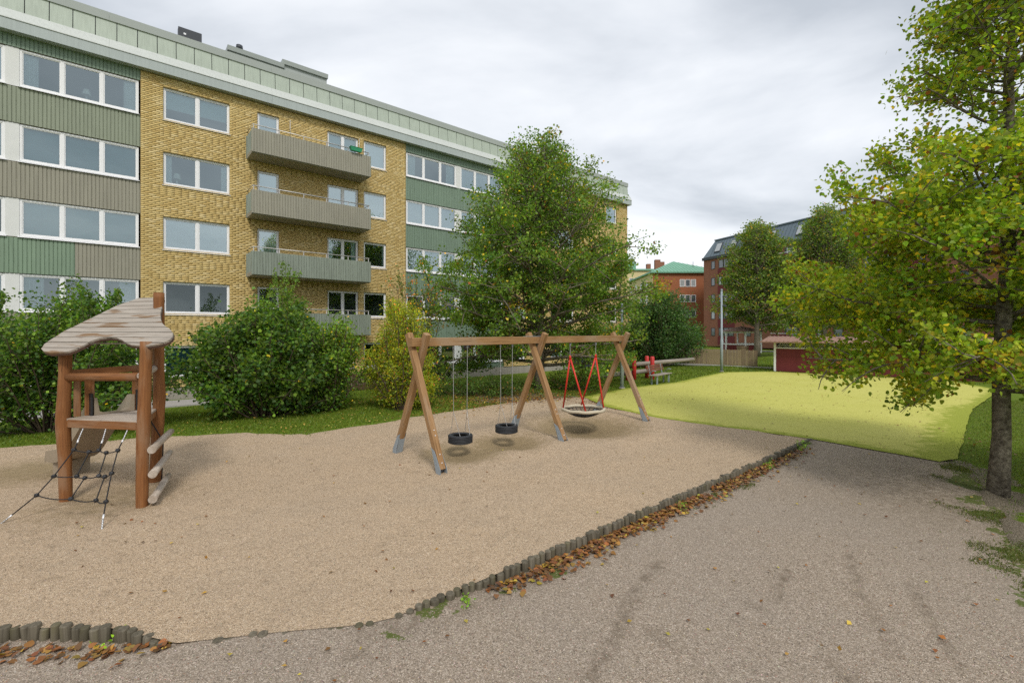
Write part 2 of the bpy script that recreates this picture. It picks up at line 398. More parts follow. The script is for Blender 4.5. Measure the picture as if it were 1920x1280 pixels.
M['wood_grey'] = wood('weathered_grey_wood', (0.36, 0.30, 0.245), (0.52, 0.455, 0.385), (0.33, 0.27, 0.21))
M['wood_roof'] = wood('weathered_roof_board', (0.24, 0.20, 0.16), (0.42, 0.375, 0.32), (0.20, 0.12, 0.06), patch=-0.55)
M['log'] = wood('weathered_edging_log', (0.085, 0.07, 0.048), (0.19, 0.165, 0.12), (0.13, 0.115, 0.065), tone=(0.35, 0.36, 0.3))
M['rail_log'] = wood('grey_rail_log', (0.28, 0.24, 0.20), (0.43, 0.38, 0.33))
M['picket'] = wood('weathered_picket', (0.30, 0.22, 0.135), (0.44, 0.34, 0.22), tone=(0.6, 0.56, 0.5))
M['picket_dark'] = wood('brown_picket', (0.09, 0.05, 0.035), (0.15, 0.085, 0.06))
M['galv'] = paint('galvanised_steel', (0.30, 0.35, 0.39), 0.55, 0.15, 8, metal=0.25)
M['steel'] = paint('steel_chain', (0.45, 0.45, 0.45), 0.4, 0.15, 30, metal=0.7)
M['ferrule'] = paint('aluminium_ferrule', (0.75, 0.76, 0.78), 0.35, 0.05, 20, metal=0.3)
M['rubber'] = paint('black_rubber', (0.022, 0.024, 0.028), 0.65, 0.25, 12)
M['rope'] = paint('black_rope', (0.018, 0.018, 0.02), 0.8, 0.25, 40)
M['red'] = paint('red_rope_tube', (0.62, 0.035, 0.022), 0.45, 0.12, 10)
M['red_post'] = paint('red_painted_post', (0.50, 0.03, 0.028), 0.5, 0.2, 6)
M['nest_rim'] = paint('beige_rope_rim', (0.50, 0.44, 0.33), 0.9, 0.15, 25)
M['slide'] = paint('beige_slide_plastic', (0.29, 0.235, 0.17), 0.4, 0.1, 3)
M['black_plastic'] = paint('black_plastic', (0.02, 0.02, 0.022), 0.4, 0.1, 6)
M['shed'] = paint('falu_red_board', (0.145, 0.022, 0.024), 0.7, 0.2, 2.0, streak=0.25)
M['tile'] = paint('clay_roof', (0.27, 0.16, 0.12), 0.8, 0.25, 1.5)
M['bark'] = granular('bark', lambda t, b: (lambda n, v: (lk(t, mixc(t, ramp(t, n.outputs[0], [(0.35, 0.0), (0.65, 1.0)]), (0.07, 0.057, 0.042), (0.24, 0.21, 0.16)), b.inputs['Base Color']), bump(t, b, n.outputs[0], 1.0, 0.03)))(noise(t, 14, 8, objco(t), 0.65), None))
M['stem'] = paint('brown_stem', (0.075, 0.052, 0.034), 0.9, 0.3, 8)
M['leaf'] = leafmat('leaf', 0.44)
M['litter'] = leafmat('fallen_leaf', 0.12)
M['blade'] = leafmat('grass_blade', 0.3)
M['plastic_green'] = paint('green_planter_plastic', (0.03, 0.27, 0.13), 0.45, 0.1, 4)
M['roof_blue'] = paint('blue_grey_standing_seam', (0.135, 0.175, 0.205), 0.45, 0.12, 0.5, metal=0.2)
M['roof_green'] = paint('green_sheet_roof', (0.17, 0.36, 0.25), 0.6, 0.14, 0.4)
M['cream'] = paint('cream_render', (0.60, 0.50, 0.27), 0.9, 0.06, 1)
M['dark_window'] = paint('dark_window_frame', (0.05, 0.045, 0.045), 0.5, 0.1, 2)
def far_brick(name, c1, c2, mortar):
    def f(t, b):
        tcx = N(t, 'ShaderNodeTexCoord').outputs['Object']
        mpn = N(t, 'ShaderNodeMapping'); mpn.inputs['Rotation'].default_value = (R(90), 0, 0); lk(t, tcx, mpn.inputs[0])
        br = N(t, 'ShaderNodeTexBrick', i_Scale=1.0); br.inputs['Color1'].default_value = c4(c1); br.inputs['Color2'].default_value = c4(c2); br.inputs['Mortar'].default_value = c4(mortar)
        br.inputs['Brick Width'].default_value = 0.26; br.inputs['Row Height'].default_value = 0.08; br.inputs['Mortar Size'].default_value = 0.012
        lk(t, mpn.outputs[0], br.inputs['Vector'])
        n = noise(t, 0.5, 6, tcx)
        lk(t, mixc(t, ramp(t, n.outputs[0], [(0.4, 0.0), (0.7, 0.35)]), br.outputs[0], tuple(x * 0.6 for x in c1)), b.inputs['Base Color'])
    return granular(name, f)
M['brick_red'] = far_brick('red_brown_brick', (0.34, 0.135, 0.08), (0.26, 0.10, 0.065), (0.22, 0.14, 0.10))
M['brick_orange'] = far_brick('orange_brick', (0.40, 0.13, 0.055), (0.32, 0.10, 0.045), (0.25, 0.14, 0.09))

# ------------------------------------------------------------------ layout of the ground
A0 = np.array([-14.12, 21.06]); U = np.array([0.7679, 0.6405]); NN = np.array([0.6405, -0.7679])   # facade of the yellow building
BANG = math.atan2(U[1], U[0])
def terrain(x, y):
    out = (np.asarray(x) - A0[0]) * NN[0] + (np.asarray(y) - A0[1]) * NN[1]
    return -0.5 * (1 - sm(2.0, 10.0, out)) + 0.05 * (fbm(x, y, 0.3) - 0.47) * sm(0.5, 4, out)
EDGE = [np.array(p) for p in [(-7.5, 4.35), (-5.9, 4.02), (-4.32, 3.96), (-3.37, 3.95), (-2.69, 3.76), (-1.92, 3.90), (-1.25, 4.0), (-1.02, 4.1), (6.9, 10.84)]]
TURF = [np.array(p) for p in [(2.7, 17.7), (3.05, 15.4), (4.16, 13.4), (6.9, 10.84), (8.15, 8.95), (8.7, 9.15), (9.6, 10.05), (11.6, 12.0), (14.6, 14.9), (20.6, 19.8), (22.0, 23.8), (15.9, 28.75), (12.7, 28.3), (7.94, 22.75), (4.98, 20.4)]]
SANDF = [np.array(p) for p in [(2.7, 17.7), (0.9, 17.0), (-1.07, 15.4), (-3.07, 13.45), (-4.91, 11.25), (-6.5, 11.5), (-8.46, 11.0), (-10.9, 10.0), (-14.5, 8.8), (-14.5, 5.8)]]
PATHR = [np.array(p) for p in [(8.15, 8.95), (8.35, 8.5), (7.4, 7.2), (6.1, 5.5), (5.2, 4.2), (5.1, 2.5), (5.5, -6.0), (-14.5, -6.0), (-14.5, 5.8)]]
def pip(px, py, poly):
    px = np.asarray(px, float); py = np.asarray(py, float); r = np.zeros(px.shape, bool); n = len(poly)
    for i in range(n):
        x0, y0 = poly[i][:2]; x1, y1 = poly[(i + 1) % n][:2]
        if y0 == y1: continue
        c = ((y0 > py) != (y1 > py)) & (px < (x1 - x0) * (py - y0) / (y1 - y0) + x0); r ^= c
    return r
def segd(px, py, poly, closed=True):
    d = np.full(np.shape(px), 1e9); n = len(poly)
    for i in range(n if closed else n - 1):
        a = poly[i][:2]; b = poly[(i + 1) % n][:2]; ab = b - a
        t = np.clip(((px - a[0]) * ab[0] + (py - a[1]) * ab[1]) / (ab @ ab), 0, 1)
        d = np.minimum(d, np.hypot(px - a[0] - t * ab[0], py - a[1] - t * ab[1]))
    return d
def densify(poly, step, wob=0.0, closed=True, seed=0):
    out = []; n = len(poly)
    for i in range(n if closed else n - 1):
        a = poly[i][:2]; b = poly[(i + 1) % n][:2]; L = np.hypot(*(b - a)); k = max(1, int(L / step))
        nn = np.array([-(b - a)[1], (b - a)[0]]) / L
        for j in range(k):
            p = a + (b - a) * j / k
            if wob and j: p = p + nn * (fbm(p[0] + seed, p[1], 1.6) - 0.47) * 2 * wob
            out.append(p)
    if not closed: out.append(poly[-1][:2])
    return out
SANDP = EDGE + [TURF[2], TURF[1]] + SANDF + [np.array((-14.5, 4.8))]
PATHP = [np.array((-14.5, 4.8))] + [p + np.array((-.03, .05)) for p in EDGE[:-1]] + [EDGE[-1] + np.array((.06, .12)), np.array((8.3, 9.08))] + PATHR[1:-1]
def sheet(name, poly, step, zf, mat, attrs, near=None):
    """triangulated sheet inside a polygon; near=(y limit, finer step)"""
    pa = np.array([p[:2] for p in poly]); lo = pa.min(0); hi = pa.max(0)
    def grid(st, y0, y1):
        gx, gy = np.meshgrid(np.arange(lo[0], hi[0], st), np.arange(y0, y1, st)); gx = gx.ravel() + rng.uniform(-.25, .25, gx.size) * st; gy = gy.ravel() + rng.uniform(-.25, .25, gy.size) * st
        k = pip(gx, gy, poly) & (segd(gx, gy, poly) > st * 0.4); return np.stack([gx[k], gy[k]], 1)
    pts = grid(step, lo[1], hi[1]) if near is None else np.concatenate([grid(near[1], lo[1], near[0]), grid(step, near[0], hi[1])])
    nb = len(poly); allv = [Vector((float(p[0]), float(p[1]))) for p in poly] + [Vector((float(a), float(b))) for a, b in pts]
    vs, _, fs, *_ = delaunay_2d_cdt(allv, [(i, (i + 1) % nb) for i in range(nb)], [], 1, 1e-5)
    v = np.array([(p.x, p.y) for p in vs]); z = zf(v[:, 0], v[:, 1])
    f = np.array([q for q in fs if len(q) == 3], np.int32)
    return mesh_np(name, np.column_stack([v, z]), [f], mat, None, {k: fn(v[:, 0], v[:, 1]) for k, fn in attrs.items()}, True)

# swing positions
SB = np.array([0.7347, 0.678]); SP = np.array([-0.678, 0.7347]); SC = np.array([-1.79, 8.92])
def swp(t, p=0.0): return SC + SB * t + SP * p
T_TYRE1, T_TYRE2, T_NEST = 1.0, 2.27, 4.98
DISH = [(swp(T_TYRE1), 0.75, 0.11), (swp(T_TYRE2), 0.75, 0.12), (swp(T_NEST), 1.35, 0.20)]
def sandz(x, y):
    z = 0.05 * (fbm(x, y, 1.5) - 0.47) + 0.04 * (fbm(x, y, 0.35) - 0.47) + 0.016 * (vnoise(x, y, 4.0) - .5)
    for c, r, d in DISH:
        q = np.hypot((x - c[0]), (y - c[1])) / r
        z = z - d * np.exp(-q ** 2 * 1.6) + d * 0.35 * np.exp(-((q - 1.35) / 0.35) ** 2)
    e = segd(x, y, EDGE, False); return z * sm(0, 0.6, e) + 0.0
def sandfine(x, y):
    f = np.zeros(np.shape(x))
    for c, r, d in DISH: f = np.maximum(f, 1.15 * np.exp(-(np.hypot(x - c[0], y - c[1]) / (r * 1.15)) ** 2))
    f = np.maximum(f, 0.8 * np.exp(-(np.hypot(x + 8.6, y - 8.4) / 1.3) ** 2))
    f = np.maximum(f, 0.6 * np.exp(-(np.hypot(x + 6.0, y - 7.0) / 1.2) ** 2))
    return f
GAP = np.array((-1.85, 3.85))
def pathz(x, y):
    d = np.hypot((x - GAP[0]) * np.where(x < GAP[0], 1.55, 1.15), (y - GAP[1]))
    e = segd(x, y, EDGE, False)
    tz = sm(0.05, 1.3, segd(x, y, [TURF[3], TURF[4]], False))
    return -0.092 * sm(0.95, 2.4, d) * tz - 0.004 + 0.02 * (fbm(x, y, 0.8) - 0.47) * sm(0.1, 1.0, e)
TRACKS = [([(1475, 1070), (1452, 1125)], .05, 1.0), ([(1590, 1040), (1612, 1110), (1650, 1175), (1680, 1225)], .045, .85), ([(1235, 1055), (1180, 1130), (1150, 1200), (1105, 1270)], .06, .9),
          ([(1710, 1100), (1760, 1190), (1800, 1250)], .05, .7), ([(1400, 1130), (1430, 1145)], .05, .5), ([(1225, 1185), (1265, 1215)], .07, .6), ([(700, 1215), (660, 1250)], .09, .5), ([(1560, 1245), (1600, 1275)], .07, .6)]
def dirt_shade(x, y):
    d = np.zeros(np.shape(x))
    for pts, wd, a in TRACKS:
        pl = [G(px, py, -0.1)[:2] for px, py in pts]
        d = np.maximum(d, a * (1 - sm(wd * 0.5, wd * 1.7, segd(x, y, pl, False))))
    e = segd(x, y, [EDGE[7], EDGE[8]], False); d = np.maximum(d, 0.75 * (1 - sm(0.08, 0.5, e)))
    d = np.maximum(d, 0.85 * np.exp(-(np.hypot((x - 6.9) / 1.7, (y - 7.5) / 1.5)) ** 2))        # damp soil plus the lime's shadow, both painted into the path colour
    return d
def moss(x, y):
    r = [np.array(p) for p in [(8.7, 9.2), (8.4, 8.4), (7.5, 7.2), (6.2, 5.5), (5.3, 4.2), (5.2, 2.0)]]
    m = 0.52 * (1 - sm(0.1, 1.5, segd(x, y, r, False)))
    return np.maximum(m, 0.42 * (1 - sm(0.2, 0.75, segd(x, y, [EDGE[7], EDGE[8]], False))))

sand = tag(sheet('sand_area', densify(EDGE, 0.22, 0.0, False)[:-1] + densify(SANDP[len(EDGE) - 1:] + [EDGE[0]], 0.22, 0.14, False)[:-1], 0.22, lambda x, y: sandz(x, y) + 0.002 + 0.0 * x, M['sand'], {'fine': sandfine}, (7.0, 0.12)), kind='structure')
path = tag(sheet('gravel_path', densify(PATHP, 0.2, 0.0, True), 0.25, pathz, M['path'], {'dirt_shade': dirt_shade, 'moss': moss}, (7.5, 0.06)), kind='structure')
turf = tag(sheet('yellow_turf', densify(TURF, 0.25, 0.05, True, 5), 0.6, lambda x, y: 0.016 + 0.02 * (fbm(x, y, .5) - .47), M['turf'], {'edge': lambda x, y: np.maximum(0.7 * (1 - sm(0.05, 0.6, segd(x, y, TURF))), 0.6 * (1 - sm(0.1, 1.5, segd(x, y, TURF[4:9], False))))}), kind='structure')
# lawn: one sheet to the horizon, lowered under the other sheets
def axis(lo, hi, a, b, st, far):
    mid = np.arange(a, b, st); l = []; s = st; x = a
    while x > lo: s *= 1.25; x -= s; l.append(x)
    r = []; s = st; x = b
    while x < hi: r.append(x); s *= 1.25; x += s
    return np.array(l[::-1] + list(mid) + r)
ax = axis(-1500, 1500, -16, 24, 0.28, 0); ay = axis(-300, 1800, -6, 34, 0.28, 0)
gx, gy = np.meshgrid(ax, ay); sh = gx.shape; gx = gx.ravel(); gy = gy.ravel()
gz = terrain(gx, gy)
ins = np.zeros(gx.shape)
for poly in (SANDP, PATHP, TURF):
    k = pip(gx, gy, poly); d = segd(gx, gy, poly); ins = np.maximum(ins, np.where(k, np.maximum(sm(0.0, 0.5, d), 0.05) if poly is PATHP else np.maximum(sm(0.35, 0.9, d), 0.06), 0))
un = pip(gx, gy, SANDP) | pip(gx, gy, PATHP) | pip(gx, gy, TURF)
nearE = segd(gx, gy, EDGE, False)
ins = np.where(un & (nearE < 1.0), 1.0, ins)
gz = gz - 0.012 - 0.45 * ins
# verge beside the path follows the lower path
vr = sm(2.0, -0.5, segd(gx, gy, PATHP)) * (~un) * (gx > 3) * sm(0.0, 2.0, segd(gx, gy, TURF))
gz = gz - 0.11 * vr
far = sm(30, 45, gy); gz = gz + 0.25 * far * (gx > 5)
def bare(x, y):
    b = 0.75 * np.exp(-(np.hypot((x - 0.4) / 2.8, (y - 17.6) / 2.2)) ** 2)
    b = np.maximum(b, 0.55 * (1 - sm(0.1, 1.1, segd(x, y, PATHP))) * (x > 3))
    b = np.maximum(b, 0.42 * (1 - sm(0.0, 0.5, segd(x, y, SANDP))))
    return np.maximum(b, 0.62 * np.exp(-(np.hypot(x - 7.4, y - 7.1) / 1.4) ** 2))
ii = np.arange(sh[0] * sh[1]).reshape(sh); ff = np.stack([ii[:-1, :-1], ii[:-1, 1:], ii[1:, 1:], ii[1:, :-1]], -1).reshape(-1, 4)
lawn = tag(mesh_np('lawn', np.column_stack([gx, gy, gz]), [ff], M['lawn'], None, {'bare': bare(gx, gy)}, True), kind='structure')
def lawnz(x, y):
    x = np.asarray(x, float); y = np.asarray(y, float); z = terrain(x, y) - 0.012
    return z - 0.11 * sm(2.0, -0.5, segd(x, y, PATHP)) * (x > 3) * sm(0.0, 2.0, segd(x, y, TURF)) + 0.25 * sm(30, 45, y) * (x > 5)

def strip(name, pts, wd, z, mat):
    """paved strip along a polyline, with thickness"""
    b = MB()
    for a, c in zip(pts[:-1], pts[1:]): b.bar((a[0], a[1], z), (c[0], c[1], z), wd, 0.1)
    return tag(b.build(name, mat), kind='structure')
fp = [G(1210, 676), G(1300, 682.5), G(1446, 691)]
strip('footpath', [(9.5, 38.5), (13.6, 34.6), (17.3, 31.2)], 0.5, 0.0, M['paving'])
strip('footpath', [(16, 60), (26, 53), (40, 44)], 1.6, 0.235, M['paving'])
strip('footpath', [tuple(A0 + U * -12 + NN * 1.6), tuple(A0 + U * 3.5 + NN * 1.6)], 1.8, -0.5, M['paving'])

# ------------------------------------------------------------------ the yellow brick apartment building
bld = thing('apartment_building', 'long yellow brick apartment block with green cladding bays and balconies', 'building', (A0[0], A0[1], 0), BANG)
SILL = [11.65, 8.85, 6.05, 3.25, 0.46]; WH = 1.38
EAVE = 13.5; S0, S1 = -12.0, 31.6
BAY1 = (-9.1, -2.0); BR1 = (-2.0, 10.25); BAY2 = (10.25, 17.65); BR2 = (17.65, S1)
openings = []                                       # (s0, s1, z0, z1) in the brick walls
def rowset(a, b, rows=range(5), dz=0.0):
    for r in rows: openings.append((a, b, SILL[r] - dz, SILL[r] + WH))
rowset(-1.23, 1.26); rowset(2.42, 3.38, range(4), 0.82); rowset(5.73, 7.39, range(4), 0.82); rowset(7.70, 9.02); rowset(5.73, 7.2, [4])
rowset(18.3, 19.6); rowset(22.2, 24.7); rowset(28.7, 30.1)
# solid wall behind the bricks, in pieces round the openings
def wall_pieces(b, s0, s1, z0, z1, y0, y1, ops):
    ss = sorted(set([s0, s1] + [min(max(o[i], s0), s1) for o in ops for i in (0, 1)]))
    for a, c in zip(ss[:-1], ss[1:]):
        mid = (a + c) / 2; os_ = sorted([(o[2], o[3]) for o in ops if o[0] < mid < o[1]]); z = z0
        for lo, hi in os_:
            if lo > z: b.box((a, y0, z), (c, y1, lo))
            z = hi
        if z1 > z: b.box((a, y0, z), (c, y1, z1))
for a, c in (BR1, BR2, (S0, BAY1[0])):
    bw = MB(); wall_pieces(bw, a, c, 0.02, EAVE, 0.004, 0.30, [o for o in openings if a <= o[0] < c]); bw.build('wall', M['mortar'], bld)
mb = MB(); mb.box((S0 + .01, 3.2, -0.6), (S1 - .01, 11.8, 14.9)).box((S1 - .3, 0.3, -0.6), (S1 - .012, 3.2, 14.9)).box((S0, 0.3, -.6), (S0 + .2, 3.2, 14.9)); mb.build('rear_wall', M['mortar'], bld)
MB().box((S0, 0.03, -0.9), (S1 - .01, 0.5, 0.02)).build('plinth', M['plinth'], bld)
# bricks: every one its own little block, random bond with headers
def lay(bs0, bs1, z0, z1, ops, seed):
    r = np.random.default_rng(seed); H = 0.0824; j = 0.013; out = []
    k = 0
    while z0 + (k + 1) * H <= z1:
        za = z0 + k * H; zc = za + H / 2
        cuts = sorted([(o[0], o[1]) for o in ops if o[2] - 0.02 < zc < o[3] + 0.02]); segs = []; x = bs0
        for a, c in cuts: segs.append((x, a)); x = c
        segs.append((x, bs1))
        for a, c in segs:
            x = a; first = True
            while x < c - 0.02:
                L = 0.118 if r.random() < 0.05 else 0.246
                if first: L = [0.246, 0.117][k % 2]; first = False
                e = min(x + L, c)
                if c - e < 0.07: e = c
                out.append((x, e, za + j / 2, za + H - j / 2, r.normal(0, 0.001), r.random()))
                x = e + j
        k += 1
    return np.array(out)
def brickmesh(name, rows, parent, axis=0):
    n = len(rows); a, c, z0, z1, dy_, tint = rows.T
    y0 = -0.002 + dy_; y1 = np.full(n, 0.1)
    v = np.empty((n, 8, 3))
    for i, (X, Y, Z_) in enumerate([(a, y0, z0), (c, y0, z0), (c, y0, z1), (a, y0, z1), (a, y1, z0), (c, y1, z0), (c, y1, z1), (a, y1, z1)]):
        v[:, i, 0] = X; v[:, i, 1] = Y; v[:, i, 2] = Z_
    if axis: v = np.stack([S1 - v[:, :, 1], v[:, :, 0], v[:, :, 2]], 2)
    f = np.array([(0, 1, 2, 3), (1, 5, 6, 2), (4, 0, 3, 7), (3, 2, 6, 7), (4, 5, 1, 0)])
    ff = (np.arange(n)[:, None, None] * 8 + f[None]).reshape(-1, 4)
    t = np.repeat(np.clip(0.5 + (tint - 0.5) * 1.0 + rng.normal(0, .08, n), 0, 1), 8)
    return mesh_np(name, v.reshape(-1, 3), [ff], M['brick'], parent, {'tint': t})
rows = np.concatenate([lay(BR1[0] + .01, BR1[1] - .01, 0.02, EAVE, [o for o in openings if BR1[0] <= o[0] < BR1[1]], 1),
                       lay(BR2[0] + .01, BR2[1] - .0, 0.02, EAVE, [o for o in openings if BR2[0] <= o[0] < BR2[1]], 2),
                       lay(S0, BAY1[0] - .01, 0.02, EAVE, [], 3)])
tag(brickmesh('brick_facing', rows, bld), kind='stuff')
tag(brickmesh('brick_facing', lay(0.12, 11.8, 0.02, EAVE, [], 5), bld, 1), kind='stuff')

# windows ------------------------------------------------------
def wavy(x0, x1, y, z0, z1, amp=0.03, wl=0.11, n=None):
    n = n or max(6, int((x1 - x0) / wl * 6)); vs = []; fs = []
    for i in range(n + 1):
        x = x0 + (x1 - x0) * i / n; yy = y + amp * math.sin(x / wl * 6.28) * (0.7 + 0.3 * math.sin(x * 3.1))
        vs += [(x, yy, z0), (x, yy, z1)]
    for i in range(n): fs.append((2 * i, 2 * i + 2, 2 * i + 3, 2 * i + 1))
    return vs, fs
_cache = {}
def window(s0, s1, z0, z1, n, style='curtain', parent=None, y=0.075, splits=None, door=False, frame_mat='white', tilt=None, room=True, name='window'):
    parent = parent or bld
    W = s1 - s0; Hh = z1 - z0; gk = {'none': 'glass_dark', 'teal': 'glass_mid', 'curtain': 'glass_mid', 'halfblind': 'glass_mid'}.get(style, 'glass'); key = (round(W, 3), round(Hh, 3), n, door, frame_mat, gk)
    bw_ = 0.065; mu = 0.10
    edges = [W * k / n for k in range(n + 1)]
    if key not in _cache:
        f = MB()
        f.box((0, 0, 0), (W, 0.09, bw_)).box((0, 0, Hh - bw_), (W, 0.09, Hh)).box((0, 0, bw_), (bw_, 0.09, Hh - bw_)).box((W - bw_, 0, bw_), (W, 0.09, Hh - bw_))
        for k in range(1, n): f.box((edges[k] - mu / 2, 0.003, bw_), (edges[k] + mu / 2, 0.088, Hh - bw_))
        for k in range(n):                            # sash of each pane
            a = edges[k] + (bw_ if k == 0 else mu / 2); c = edges[k + 1] - (bw_ if k == n - 1 else mu / 2); q = 0.035
            b0 = bw_ + (0.22 if door else 0)
            f.box((a, 0.022, bw_), (c, 0.07, b0 + q)).box((a, 0.022, Hh - bw_ - q), (c, 0.07, Hh - bw_)).box((a, 0.022, b0 + q), (a + q, 0.07, Hh - bw_ - q)).box((c - q, 0.022, b0 + q), (c, 0.07, Hh - bw_ - q))
        panes = []
        for k in range(n):
            a = edges[k] + (bw_ if k == 0 else mu / 2) + .035; c = edges[k + 1] - (bw_ if k == n - 1 else mu / 2) - .035
            p = MB(); b0 = bw_ + .035 + (0.22 if door else 0); p.add([(a, 0.045, b0), (c, 0.045, b0), (c, 0.045, Hh - bw_ - .035), (a, 0.045, Hh - bw_ - .035)], [(0, 1, 2, 3)])
            panes.append((p.mesh('pane', M[gk]), a, c))
        rb = MB(); x0, x1 = -0.05, W + 0.05; y0, y1 = 0.24, 3.0
        rb.add([(x0, y0, -.05), (x1, y0, -.05), (x1, y1, -.05), (x0, y1, -.05), (x0, y0, Hh + .05), (x1, y0, Hh + .05), (x1, y1, Hh + .05), (x0, y1, Hh + .05)], [(0, 1, 2, 3), (7, 6, 5, 4), (1, 5, 6, 2), (2, 6, 7, 3), (3, 7, 4, 0)])
        sb = MB(); sb.add([(-.04, -0.12, -0.05), (W + .04, -0.12, -0.05), (W + .04, 0.03, 0.0), (-.04, 0.03, 0.0), (-.04, -0.12, -0.065), (W + .04, -0.12, -0.065), (W + .04, 0.03, -0.03), (-.04, 0.03, -0.03)], [(0, 1, 2, 3), (5, 4, 7, 6), (4, 5, 1, 0), (1, 5, 6, 2), (4, 0, 3, 7)])
        _cache[key] = (f.mesh('window', M[frame_mat]), panes, rb.mesh('room_interior', M['room']), sb.mesh('sill', M['white']))
    fm, panes, rm, sm_ = _cache[key]
    o = link(name, fm, parent, (s0, y, z0))
    for pm, a, c in panes: link('pane', pm, o)
    if room: link('room_interior', rm, o)
    if not door and room: link('sill', sm_, o)
    zl, zh = 0.08 + (0.2 if door else 0), Hh - 0.06
    def drape(mat, a, c, zlo, zhi, amp, yy=0.16, nm='curtain'):
        vs, fs = wavy(a, c, yy, zlo, zhi, amp); bb = MB(); bb.add(vs, fs, smooth=True); bb.build(nm, M[mat], o)
    if style == 'curtain':
        q = W * random.uniform(0.10, 0.2)
        drape('curtain', 0.05, q, zl, zh, 0.025); drape('curtain', W - q, W - 0.05, zl, zh, 0.025)
    elif style == 'sheer': drape('curtain', 0.05, W - 0.05, zl, zh, 0.02)
    elif style == 'blind': drape('blind', 0.05, W - 0.05, zl, zh, 0.002, nm='blind')
    elif style == 'teal': drape('teal', 0.05, W - 0.05, zl, zh, 0.002, nm='blind')
    elif style == 'halfblind': drape('blind', 0.05, W - 0.05, zh - (zh - zl) * random.uniform(.3, .7), zh, 0.002, nm='blind')
    return o
st1 = ['curtain', 'teal', 'teal', 'curtain', 'curtain']
st2 = ['curtain', 'sheer', 'sheer', 'none', 'none']
for r in range(5):
    z0 = SILL[r]; z1 = z0 + WH
    window(-5.55, -2.06, z0, z1, 3, st1[r]); window(-9.04, -5.92, z0, z1, 3, ['blind', 'curtain', 'none', 'curtain', 'none'][r])
    window(10.31, 13.80, z0, z1, 3, st2[r]); window(14.13, 17.58, z0, z1, 3, ['sheer', 'sheer', 'curtain', 'none', 'teal'][r])
    window(-1.23, 1.26, z0, z1, 2, ['halfblind', 'curtain', 'sheer', 'none', 'teal'][r])
    window(7.70, 9.02, z0, z1, 1, ['blind', 'sheer', 'curtain', 'none', 'none'][r])
    window(18.3, 19.6, z0, z1, 1, 'sheer'); window(22.2, 24.7, z0, z1, 2, ['curtain', 'sheer', 'blind', 'none', 'sheer'][r]); window(28.7, 30.1, z0, z1, 1, ['blind', 'curtain', 'teal', 'none', 'sheer'][r])
    if r < 4:
        window(2.42, 3.38, z0 - .82, z1, 1, ['sheer', 'blind', 'sheer', 'none'][r], door=True, name='balcony_door')
        window(5.73, 7.39, z0 - .82, z1, 2, ['halfblind', 'sheer', 'curtain', 'none'][r], door=True, name='balcony_door')
    else: window(5.73, 7.2, z0, z1, 1, 'none')
# cladding: corrugated sheets between the window bands ----------
def corr(s0, s1, z0, z1, y=0.0, pitch=0.117, d=0.022, ends=True):
    n = max(1, round((s1 - s0) / pitch)); p = (s1 - s0) / n; xs = []
    for i in range(n):
        a = s0 + i * p; xs += [(a, 0), (a + p * .72, 0), (a + p * .80, d), (a + p * .93, d)]
    xs.append((s1, 0)); vs = []; fs = []
    for x, q in xs: vs += [(x, y + q, z0), (x, y + q, z1)]
    for i in range(len(xs) - 1): fs.append((2 * i, 2 * i + 2, 2 * i + 3, 2 * i + 1))
    m_ = len(vs); vs += [(s0, y + .06, z0), (s0, y + .06, z1), (s1, y + .06, z0), (s1, y + .06, z1)]
    fs += [(m_, 0, 1, m_ + 1), (len(xs) * 2 - 2, m_ + 2, m_ + 3, len(xs) * 2 - 1)]
    return MB().add(vs, fs)
def bay(a, c, cols, head):
    for r in range(5):
        zt = SILL[r] - 0.07; zb = (SILL[r + 1] + WH + 0.02) if r < 4 else 0.03
        if isinstance(cols[r], tuple):
            q = a + (c - a) * cols[r][2]
            corr(a, q - .003, zb, zt, 0.02).build('cladding_panel', M[cols[r][0]], bld); corr(q + .003, c, zb, zt, 0.02).build('cladding_panel', M[cols[r][1]], bld)
        else: corr(a, c, zb, zt, 0.02).build('cladding_panel', M[cols[r]], bld)
    corr(a, c, SILL[0] + WH + .02, EAVE, 0.02).build('cladding_panel', M[head], bld)
    b = MB()
    for r in range(5): b.box((a, 0.30, SILL[r] - .1), (c, 0.34, SILL[r] - .0))
    b.box((a, .33, 0), (a + .05, .4, EAVE)); 
bay(*BAY1, ['olive', 'taupe', ('green2', 'taupe', 0.715), 'taupe', 'green'], 'green')
bay(*BAY2, ['green', 'green', 'green', 'green', 'green'], 'green')
for a, c in ((-5.92, -5.55), (13.80, 14.13)):
    for r in range(5): MB().box((a + .002, 0.055, SILL[r] - .04), (c - .002, 0.12, SILL[r] + WH + .01)).build('window_pier', M['offwhite'], bld)
# slabs closing the bays behind the cladding
for a, c in (BAY1, BAY2):
    for r in range(5):
        zt = SILL[r] - 0.04; zb = (SILL[r + 1] + WH + 0.02) if r < 4 else -0.5
        MB().box((a, 0.085, zb), (c, 0.30, zt)).build('spandrel_wall', M['mortar'], bld)
    MB().box((a, 0.085, SILL[0] + WH + .02), (c, 0.30, EAVE)).build('spandrel_wall', M['mortar'], bld)
